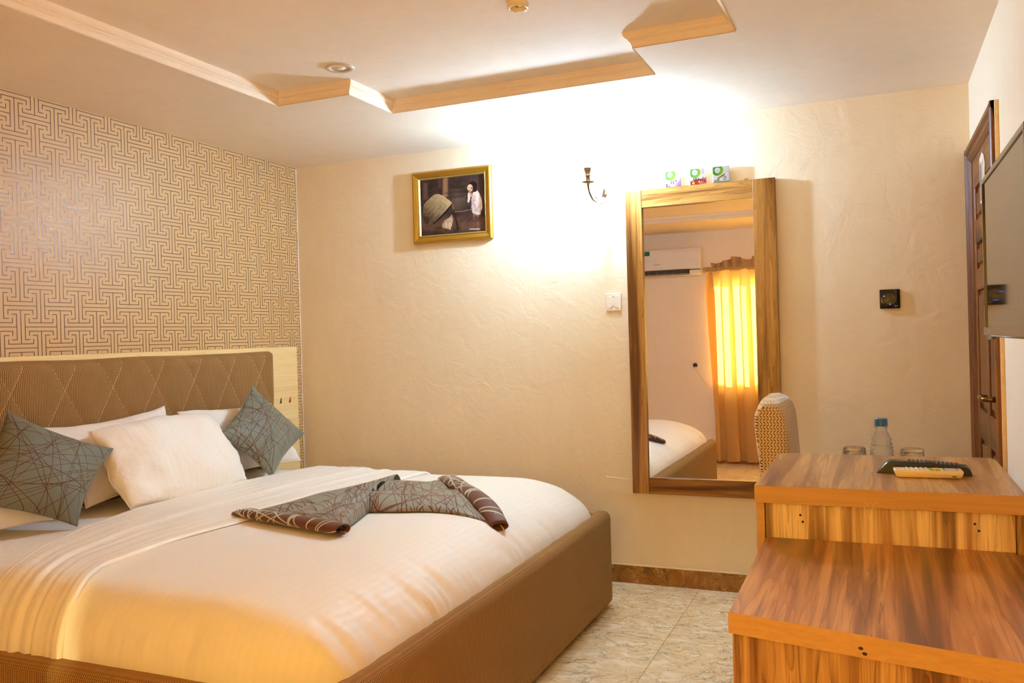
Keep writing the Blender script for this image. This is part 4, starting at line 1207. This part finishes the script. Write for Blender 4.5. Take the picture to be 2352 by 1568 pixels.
for x, z in ((3.2645, 0.7815), (3.2705, 0.7735)):
    y = fy(x)-0.0002
    mk('knot', [(x-0.004*math.cos(a), y + SLP*(-0.004*math.cos(a)), z+0.0028*math.sin(a)) for a in [2*PI*k/14 for k in range(14)]], [list(range(14))], M['ink_d'], nt, label='dark knot')
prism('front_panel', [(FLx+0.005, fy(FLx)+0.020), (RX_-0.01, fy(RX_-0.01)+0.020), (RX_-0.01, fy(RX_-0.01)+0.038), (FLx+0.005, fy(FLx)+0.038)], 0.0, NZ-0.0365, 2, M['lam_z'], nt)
box('side_panel', FLx-0.0005, FLx+0.016, fy(FLx)+0.040, UY0-0.006, 0.0, NZ-0.0365, M['edge_y'], nt, 0.0008, 1)
box('side_panel', RX_-0.02, RX_-0.002, fy(RX_)+0.06, UY0-0.006, 0.0, NZ-0.0365, M['lam_z'], nt)

# dressing table beyond the console
DZT = 0.810
dt = thing('dressing_table', 'dressing table behind the console, carrying the bottle and tumblers', 'table', (3.4, -1.2, 0))
box('table_top', 3.13, 3.685, -1.600, -0.72, DZT-0.03, DZT, M['lam_top'], dt, 0.0015, 1)
for a in (3.15, 3.645):
    for b in (-1.585, -0.765): box('leg', a, a+0.03, b, b+0.03, 0, DZT-0.0305, M['lam_z'], dt, 0.001, 1)
box('apron', 3.18, 3.645, -0.75, -0.734, DZT-0.11, DZT-0.0305, M['lam_z'], dt)

# chair
ch = thing('upholstered_chair', 'cream knit-covered chair with rounded high back, between mirror and console', 'chair', (3.08, -0.98, 0))
CY0, CY1 = -1.205, -0.785
def chair_back():
    # side profile polygon (x, z): leaning back towards the bed
    left = [(2.925, 0.40), (2.915, 0.62), (2.899, 0.80), (2.888, 0.90), (2.882, 0.965), (2.884, 1.005), (2.896, 1.032), (2.918, 1.048), (2.944, 1.050), (2.968, 1.040), (2.985, 1.018), (2.995, 0.985), (3.002, 0.92), (3.010, 0.80), (3.022, 0.62), (3.030, 0.40)]
    vs, fs = [], []
    lay = [(0.0, 0.80), (0.006, 0.90), (0.016, 0.965), (0.030, 1.0)]
    ys = [(CY0+d, k) for d, k in lay] + [(lerp(CY0+0.03, CY1-0.03, t/8), 1.0) for t in range(1, 8)] + [(CY1-d, k) for d, k in reversed(lay)]
    cxm = 2.953
    for y, k in ys:
        lift = 0.022*(1-((y-(CY0+CY1)/2)/0.21)**2)
        for x, z in left:
            c = (cxm + (0.975-z)*0.07)
            zz = 0.40 + (z-0.40)*(1-(1-k)*0.10) + (lift if z > 0.9 else 0)*min(1, (z-0.9)/0.1 if z > 0.9 else 0)
            vs.append((c + (x-c)*k, y, zz))
    m = len(left)
    for i in range(len(ys)-1):
        for j in range(m):
            fs.append([i*m+j, (i+1)*m+j, (i+1)*m+(j+1) % m, i*m+(j+1) % m])
    fs.append(list(range(m))); fs.append(list(range((len(ys)-1)*m, len(ys)*m)))
    return mk('backrest', vs, fs, M['knit'], ch, True)
chair_back()
smooth_angle(mkbm('seat', box_bm(2.93, 3.36, CY0+0.01, CY1-0.01, 0.36, 0.47, 0.03, 4), M['knit'], ch), 50)
for a in (2.95, 3.31):
    for b in (CY0+0.03, CY1-0.06):
        mk('leg', [(a, b, 0.36), (a+0.035, b, 0.36), (a+0.035, b+0.035, 0.36), (a, b+0.035, 0.36), (a+0.007, b+0.007, 0), (a+0.028, b+0.007, 0), (a+0.028, b+0.028, 0), (a+0.007, b+0.028, 0)],
           [[0, 1, 2, 3], [7, 6, 5, 4], [0, 4, 5, 1], [1, 5, 6, 2], [2, 6, 7, 3], [3, 7, 4, 0]], M['door'], ch)

# ---- bottle and tumblers on the dressing table
bx, by = 3.305, -1.45
bot = thing('water_bottle', 'clear plastic water bottle with blue cap, standing between two tumblers', 'bottle', (bx, by, DZT))
bp = [(0, 0.0008), (0.020, 0.002), (0.030, 0.004), (0.0345, 0.010)]
zz = 0.014
while zz < 0.145:
    r0 = 0.0352 if zz < 0.112 else 0.0352 - (zz-0.112)*0.17
    bp += [(r0, zz), (r0-0.0022, zz+0.006), (r0, zz+0.012)]; zz += 0.0125
bp += [(0.0262, 0.158), (0.0215, 0.168), (0.0175, 0.176), (0.0165, 0.184), (0.0165, 0.187), (0.0205, 0.188), (0.0205, 0.190), (0.0150, 0.191), (0.0150, 0.2085), (0.0138, 0.2085), (0.0138, 0.185), (0.0158, 0.175), (0.0200, 0.166), (0.0248, 0.156), (0.0330, 0.112), (0.0338, 0.02), (0.0288, 0.0055), (0, 0.0030)]
lathe('bottle_body', [(r, DZT+z) for r, z in bp], (bx, by, 0), M['pet'], bot, 40)
cp = [(0, 0.2165), (0.0165, 0.2165), (0.0188, 0.2145), (0.0192, 0.198), (0.0192, 0.1925), (0.0152, 0.1925), (0.0152, 0.2115), (0, 0.2115)]
o = lathe('bottle_cap', [(r, DZT+z) for r, z in cp], (bx, by, 0), M['cap'], bot, 40)
smooth_angle(o, 40)
def tumbler(x, y, label):
    t = thing('tumbler', label, 'glass', (x, y, DZT), 'upturned tumblers')
    # upturned: base on top
    pr = [(0.0360, 0.0005), (0.0350, 0.10), (0.0335, 0.118), (0.031, 0.1235), (0.024, 0.1245), (0.020, 0.1235), (0, 0.1235)]
    inn = [(0, 0.108), (0.024, 0.1075), (0.030, 0.103), (0.0322, 0.092), (0.0338, 0.0005), (0.0360, 0.0005)]
    o = lathe('glass_wall', [(r, DZT+z) for r, z in pr + inn], (x, y, 0), M['glass'], t, 12)
    smooth_angle(o, 28)
    return t
tumbler(3.225, -1.45, 'clear faceted tumbler upturned, left of the water bottle')
tumbler(3.391, -1.45, 'clear faceted tumbler upturned, right of the water bottle')

# ---- remotes on the console
def remote_black():
    r = thing('remote_control', 'black television remote control with rows of keys, behind the pale remote', 'remote control', (3.40, -1.95, UZ))
    L, w_ = 0.221, 0.048; y0 = -1.952; x0 = 3.291
    # side outline (u along length, z): slanted nose on the left, tapered tail on the right
    side = [(0, 0.0006), (0.004, 0.004), (0.022, 0.026), (0.030, 0.0305), (0.040, 0.0315), (0.10, 0.0290), (0.19, 0.0245), (0.207, 0.0225), (0.215, 0.019), (0.2205, 0.006), (0.221, 0.0006)]
    rot = math.radians(-1.5)
    def Q(u, v, z): return (x0 + u*math.cos(rot) - v*math.sin(rot), y0 + u*math.sin(rot) + v*math.cos(rot), UZ+0.0004+z)
    vs, fs = [], []
    lay = [(0.0, 0.90), (0.003, 0.97), (0.007, 1.0), (w_-0.007, 1.0), (w_-0.003, 0.97), (w_, 0.90)]
    for v, k in lay:
        for u, z in side: vs.append(Q(L/2+(u-L/2)*(0.985+0.015*k), v, z*k))
    m = len(side)
    for i in range(len(lay)-1):
        for j in range(m): fs.append([i*m+j, (i+1)*m+j, (i+1)*m+(j+1) % m, i*m+(j+1) % m])
    fs += [list(range(m)), list(range((len(lay)-1)*m, len(lay)*m))]
    smooth_angle(mk('remote_body', vs, fs, M['black'], r, True), 50)
    def zt(u): return interp(u, [0.04, 0.10, 0.19, 0.207], [0.0315, 0.0290, 0.0245, 0.0225])
    def key(u, v, du, dv, mat):
        b = box_bm(-du/2, du/2, -dv/2, dv/2, -0.001, 0.0024, 0.0008, 1)
        for q in b.verts:
            q.co = Vector(Q(u+q.co.x, v+q.co.y, zt(u)+q.co.z))
        mkbm('key', b, mat, r)
    cols = [M['redb'], M['grnb'], M['yelb'], M['blub']]
    for i in range(13):
        u = 0.068 + i*0.0098
        for j in range(4):
            v = 0.008 + j*0.0105
            if i == 0: key(u, v, 0.0062, 0.0065, [M['blub'], M['yelb'], M['redb'], M['grnb']][j])
            elif i == 12:
                if j == 3: key(u+0.001, v, 0.0085, 0.008, M['redb'])
                elif j == 0: key(u, v, 0.007, 0.007, M['dgrey'])
            elif 5 <= i <= 7 and j in (1, 2):
                if i == 6: key(u, v, 0.024, 0.009, M['dgrey'])
            else: key(u, v, 0.0066, 0.0070, M['dgrey'])
    text('lettering', 'TV', 0.006, Q(0.050, 0.022, 0.0314), (1, 0, 0), (0, 1, 0), M['pale'], r, 0.0001)
remote_black()
def remote_white():
    r = thing('remote_control', 'pale ivory air conditioner remote control with green and yellow keys, in front', 'remote control', (3.41, -2.0, UZ))
    x0, y0, L, w_, h_ = 3.331, -2.022, 0.160, 0.052, 0.0195
    rot = math.radians(3.0)
    def Q(u, v, z): return (x0 + u*math.cos(rot) - v*math.sin(rot), y0 + u*math.sin(rot) + v*math.cos(rot), UZ+0.0004+z)
    b = box_bm(0, L, 0, w_, 0, h_, 0.0055, 3)
    for q in b.verts:
        sh = 0.006*(1-q.co.z/h_)
        q.co = Vector(Q(lerp(sh, L-sh, q.co.x/L), lerp(sh*0.6, w_-sh*0.6, q.co.y/w_), q.co.z))
    smooth_angle(mkbm('remote_body', b, M['ivory'], r), 50)
    def key(u, v, du, dv, mat, hh=0.0014, nm='key'):
        bb = box_bm(-du/2, du/2, -dv/2, dv/2, -0.0006, hh, 0.0005, 1)
        for q in bb.verts: q.co = Vector(Q(u+q.co.x, v+q.co.y, h_+q.co.z))
        return mkbm(nm, bb, mat, r)
    for i in range(5):
        for j in range(3): key(0.032+i*0.0112, 0.012+j*0.0145, 0.0058, 0.009, M['white'])
        for j in range(3):
            key(0.0376+i*0.0112-0.0104, 0.012+j*0.0145, 0.0030, 0.0075, M['ink_g'], 0.0002, 'key_legend')
    for (u, v, m_) in ((0.088, 0.010, M['grnb']), (0.084, 0.028, M['grnb']), (0.101, 0.010, M['grnb']), (0.099, 0.034, M['yelb'])):
        key(u, v, 0.011, 0.0085, m_, 0.0022)
    key(0.131, 0.026, 0.034, 0.036, M['grey'], 0.0004, 'display')
    key(0.131, 0.026, 0.026, 0.034, M['pale'], 0.0007, 'display_window')
    text('lettering', 'AC', 0.005, Q(0.016, 0.026, h_+0.0002), (1, 0, 0), (0, 1, 0), M['ink_g'], r, 0.0001)
    bm = bmesh.new()
    for k in range(4): box_bm(x0+0.133+k*0.0024, x0+0.1345+k*0.0024, y0+0.008, y0+0.0095, UZ+0.004, UZ+0.0075, bm=bm)
    for q in bm.verts:
        u, v, z = q.co.x-x0, q.co.y-y0, q.co.z-UZ; q.co = Vector(Q(u, v-0.0065, z))
    mkbm('speaker_slots', bm, M['ink_d'], r)
    prism('seam_line', [(Q(0.003, 0.0028, 0)[0], UZ+0.0105), (Q(0.157, 0.0028, 0)[0], UZ+0.0098), (Q(0.157, 0.0028, 0)[0], UZ+0.0101), (Q(0.003, 0.0028, 0)[0], UZ+0.0108)], y0+0.004, y0+0.0075, 1, M['pale'], r)
remote_white()

# ================================================================== TELEVISION
tv = thing('television', 'wall-mounted flat television seen nearly edge on, beside the door', 'television', (3.62, -2.1, 1.27))
TY1, TY0, TZ0, TZ1, TX = -1.735, -2.47, 1.277, 1.702, 3.570
bm = box_bm(TX+0.004, TX+0.048, TY0, TY1, TZ0+0.012, TZ1, 0.004, 2)
box_bm(TX+0.048, TX+0.075, TY0+0.12, TY1-0.12, TZ0+0.08, TZ1-0.08, 0.01, 2, bm=bm)
mkbm('tv_body', bm, M['black'], tv)
bm = box_bm(TX-0.001, TX+0.006, TY0, TY1, TZ1-0.013, TZ1, 0.001, 1)
for a, b in ((TY0, TY0+0.014), (TY1-0.014, TY1)): box_bm(TX-0.001, TX+0.006, a, b, TZ0+0.026, TZ1-0.013, 0.001, 1, bm=bm)
mkbm('tv_bezel', bm, M['tvb'], tv)
box('tv_screen', TX+0.0025, TX+0.005, TY0+0.014, TY1-0.014, TZ0+0.028, TZ1-0.013, M['screen'], tv)
# lower strip with a bright lip and a notch under the badge
cy = TY1-0.130
strip = [(TY1, TZ0+0.010), (TY1, TZ0+0.028), (TY0, TZ0+0.028), (TY0, TZ0+0.008), (cy-0.048, TZ0+0.006), (cy-0.022, TZ0-0.002), (cy+0.022, TZ0-0.002), (cy+0.040, TZ0+0.008)]
prism('tv_lower_strip', strip, TX-0.003, TX+0.008, 0, M['tvb'], tv)
tube('tv_lip', [(TX-0.003, TY1-0.002, TZ0+0.010), (TX-0.003, cy+0.040, TZ0+0.008), (TX-0.003, cy+0.022, TZ0-0.002), (TX-0.003, cy-0.022, TZ0-0.002), (TX-0.003, cy-0.048, TZ0+0.006), (TX-0.003, TY0, TZ0+0.008)], 0.0022, M['grey'], tv, 6, label='pale lower lip')
text('lettering', 'iten', 0.012, (TX-0.0034, cy, TZ0+0.016), (0, -1, 0), (0, 0, 1), M['pale'], tv, 0.0002)
bm = box_bm(TX+0.012, TX+0.040, TY1-0.28, TY1-0.06, TZ1-0.0002, TZ1+0.0012, bm=bm if False else None)
mkbm('tv_vent', bm, M['grey'], tv)
box('wall_bracket', TX+0.074, W-0.0005, -2.20, -2.02, TZ0+0.12, TZ1-0.12, M['black'], tv)

# card sign on the door
sg = thing('door_sign', 'white printed card with wavy edge on the upper part of the door', 'sign', (W-0.004, -0.50, 1.80))
edge = [(-0.415, 1.80), (-0.415, 1.982), (-0.50, 1.995), (-0.56, 1.975), (-0.592, 1.935), (-0.575, 1.90), (-0.592, 1.86), (-0.588, 1.80)]
prism('card', edge, W-0.0055, W-0.0028, 0, M['white'], sg)
prism('card_print', [(-0.43, 1.81), (-0.43, 1.955), (-0.485, 1.962), (-0.485, 1.81)], W-0.0060, W-0.0054, 0, M['ink_g'], sg, label='grey printed block')
prism('card_print', [(-0.52, 1.81), (-0.52, 1.965), (-0.54, 1.95), (-0.54, 1.81)], W-0.0060, W-0.0054, 0, M['edge'], sg, label='brown printed strip')

# ================================================================== CEILING FITTINGS
CZ = H+TR_D
dl = thing('ceiling_downlight', 'round flush ceiling light, switched off, near the recess corner', 'ceiling light', (1.268, -1.365, CZ))
DLx, DLy = 1.27, -1.365
lathe('rim', [(0.036, CZ-0.0035), (0.038, CZ-0.006), (0.056, CZ-0.007), (0.0605, CZ-0.004), (0.0605, CZ-0.0002)], (DLx, DLy, 0), M['downl'], dl, 48)
lathe('diffuser', [(0, CZ-0.003), (0.037, CZ-0.003), (0.037, CZ-0.0002)], (DLx, DLy, 0), M['ivory'], dl, 40)
sd = thing('detector_base', 'round ivory mounting base without its cover, on the ceiling at the top edge', 'ceiling fitting', (2.196, -1.655, CZ))
SX, SY = 2.196, -1.655
lathe('base_ring', [(0.027, CZ-0.001), (0.027, CZ-0.017), (0.030, CZ-0.019), (0.036, CZ-0.017), (0.037, CZ-0.0002)], (SX, SY, 0), M['ivory'], sd, 40)
lathe('base_disc', [(0, CZ-0.004), (0.0275, CZ-0.004), (0.0275, CZ-0.0005)], (SX, SY, 0), M['ivory'], sd, 40)
for a in (0.6, 2.2, 3.9, 5.3):
    x, y = SX+0.031*math.cos(a), SY+0.031*math.sin(a)
    box('clip', x-0.003, x+0.003, y-0.003, y+0.003, CZ-0.0205, CZ-0.016, M['ivory'], sd)
for dx, dy in ((-0.010, 0.014), (0.008, -0.014)):
    lathe('screw', [(0, CZ-0.008), (0.003, CZ-0.007), (0.0034, CZ-0.004)], (SX+dx, SY+dy, 0), M['brass'], sd, 12)

# ================================================================== SEEN IN THE MIRROR: air conditioner, curtain, socket
ac = thing('air_conditioner', 'white split air conditioner high on the far wall, reflected in the mirror', 'air conditioner', (1.28, NEAR, 1.94))
AX0, AX1, AZ0, AZ1 = 0.855, 1.700, 1.942, 2.232
dep = 0.19
prof = [(0, AZ0+0.02), (0.06, AZ0), (0.12, AZ0+0.003), (0.146, AZ0+0.014), (0.160, AZ0+0.05), (0.12, AZ0+0.06), (0.0, AZ0+0.06)]
prism('lower_tray', [(NEAR+0.001+d, z) for d, z in prof], AX0+0.01, AX1-0.01, 0, M['acw'], ac)
prism('front_cover', [(NEAR+0.001, AZ0+0.055), (NEAR+0.150, AZ0+0.058), (NEAR+0.182, AZ0+0.066), (NEAR+dep, AZ0+0.085), (NEAR+dep, AZ1-0.05), (NEAR+dep-0.008, AZ1-0.022), (NEAR+dep-0.03, AZ1-0.004), (NEAR+dep-0.06, AZ1), (NEAR+0.001, AZ1)], AX0, AX1, 0, M['acw'], ac)
o = bpy.data.objects['front_cover']; md = o.modifiers.new('bev', 'BEVEL'); md.width = 0.016; md.segments = 3; md.limit_method = 'ANGLE'; md.angle_limit = math.radians(60)
mk('air_outlet', [(AX0+0.07, NEAR+0.142, AZ0+0.007), (AX1-0.12, NEAR+0.142, AZ0+0.007), (AX1-0.12, NEAR+0.172, AZ0+0.056), (AX0+0.07, NEAR+0.172, AZ0+0.056), (AX0+0.07, NEAR+0.10, AZ0+0.03), (AX1-0.12, NEAR+0.10, AZ0+0.03), (AX1-0.12, NEAR+0.13, AZ0+0.056), (AX0+0.07, NEAR+0.13, AZ0+0.056)],
   [[0, 1, 2, 3], [0, 4, 5, 1], [2, 6, 7, 3], [1, 5, 6, 2], [0, 3, 7, 4]], M['dgrey'], ac, label='dark air outlet')
for k in range(7):
    x = AX0+0.13+k*0.085
    mk('louver', [(x, NEAR+0.1435, AZ0+0.009), (x+0.004, NEAR+0.1435, AZ0+0.009), (x+0.004, NEAR+0.1735, AZ0+0.055), (x, NEAR+0.1735, AZ0+0.055), (x, NEAR+0.135, AZ0+0.014), (x+0.004, NEAR+0.135, AZ0+0.014)], [[0, 1, 2, 3], [0, 4, 5, 1]], M['grey'], ac)
yf = NEAR+dep+0.0006
box('energy_sticker', 1.00, 1.176, NEAR+dep, yf, 2.158, 2.224-0.02, M['teal'], ac, label='teal sticker')
text('lettering', 'Inverter AC', 0.013, (1.10, yf, 2.19), (-1, 0, 0), (0, 0, 1), M['pale'], bpy.data.objects['energy_sticker'], 0.0002)
text('lettering', 'Hisense', 0.020, (1.25, yf, 2.064), (-1, 0, 0), (0, 0, 1), M['ink_d'], ac, 0.0003)

def curtain():
    r = thing('curtain', 'gold curtain glowing with daylight, ruffled heading, reflected in the mirror', 'curtain', (2.5, NEAR+0.10, 0.03))
    x0, x1, zt, zb = 1.735, 3.62, 1.985, 0.035
    nx, nz = 340, 26; vs, fs = [], []
    def phase(t): return t*9.6*2*PI + 1.5*vnoise(t*7, 0.3, 3)
    nx = 520
    for i in range(nx+1):
        t = i/nx
        for j in range(nz+1):
            k = j/nz; z = lerp(zt, zb + 0.004*math.sin(t*60), k)
            ph = phase(t) + 0.7*k*vnoise(t*6, k*1.5, 4); gth = 0.45 + 0.55*min(1, k/0.12)
            lam = (x1-x0)/9.6
            # folds swing back over themselves, so the cloth lies double or triple in places
            x = lerp(x0, x1, t) + gth*lam*(0.20+0.07*vnoise(t*9, 2.0, 6))*math.sin(2*ph) + 0.045*k*(1-t)
            y = 0.080 + gth*(0.034+0.008*k)*math.cos(ph) + 0.006*math.sin(3.1*ph)*gth
            vs.append((max(x, x0-0.01), NEAR+y, z))
    m = nz+1
    for i in range(nx):
        for j in range(nz): fs.append([i*m+j, (i+1)*m+j, (i+1)*m+j+1, i*m+j+1])
    mk('curtain_panel', vs, fs, M['curtain'], r, True)
    # ruffled heading above the rod pocket
    vs, fs = [], []; nx, nz = 420, 10
    for i in range(nx+1):
        x = lerp(x0+0.06, x1, i/nx)
        hh = 0.098 + 0.050*vnoise(x*14, 2.2, 6)
        for j in range(nz+1):
            k = j/nz
            f = (0.008+0.034*k)*math.sin(x*78 + 3*vnoise(x*9, 0.7, 8)) + 0.02*k*vnoise(x*17, k*2, 9)
            vs.append((x + 0.012*k*math.cos(x*61), NEAR+0.08+f, zt - 0.005 + hh*k))
    m = nz+1
    for i in range(nx):
        for j in range(nz): fs.append([i*m+j, (i+1)*m+j, (i+1)*m+j+1, i*m+j+1])
    mk('curtain_heading', vs, fs, M['curtain_d'], r, True)
    vs, fs = tube_geo([(lerp(x0-0.02, x1, t/200), NEAR+0.08+0.004*math.sin(t*2.1), zt+0.006 + 0.004*vnoise(t*0.7, 0.2)) for t in range(201)], [0.020 if t > 6 else 0.026 for t in range(201)], 10)
    mk('rod_pocket', vs, fs, M['curtain_d'], r, True)
    rod = tube('curtain_rod', [(1.712, NEAR+0.08, zt+0.006), (3.68, NEAR+0.08, zt+0.006)], 0.010, M['brass'], r, 10)
    for x in (1.73, 3.66): box('rod_bracket', x-0.008, x+0.008, NEAR+0.0005, NEAR+0.08, zt-0.01, zt+0.02, M['brass'], r)
M['curtain_d'] = plain('gold curtain heading', C(196, 156, 100), 0.8)
curtain()
so = thing('wall_socket', 'small black plug in the far wall with thin dangling wires, seen in the mirror', 'socket', (1.586, NEAR, 0.98))
lathe('plug', [(0, 0.03), (0.014, 0.03), (0.022, 0.022), (0.024, 0.001), (0, 0.001)], (1.586, NEAR, 1.012), M['black'], so, 20, 1)
tube('wire', [(1.586, NEAR+0.03, 1.0), (1.60, NEAR+0.035, 0.965), (1.63, NEAR+0.03, 0.91), (1.665, NEAR+0.025, 0.855), (1.71, NEAR+0.02, 0.80)], 0.0025, M['pale'], so, 6)
tube('wire', [(1.592, NEAR+0.03, 1.0), (1.612, NEAR+0.036, 0.96), (1.636, NEAR+0.032, 0.905), (1.675, NEAR+0.022, 0.85), (1.715, NEAR+0.02, 0.81)], 0.0022, M['ivory'], so, 6)
fs_ = thing('blank_plate', 'flat wall-coloured cover plate low on the far wall, faint in the mirror', 'wall plate', (1.12, NEAR, 0.82))
box('plate', 1.082, 1.156, NEAR+0.0005, NEAR+0.008, 0.815, 0.902, M['wall_r'], fs_, 0.002, 1)
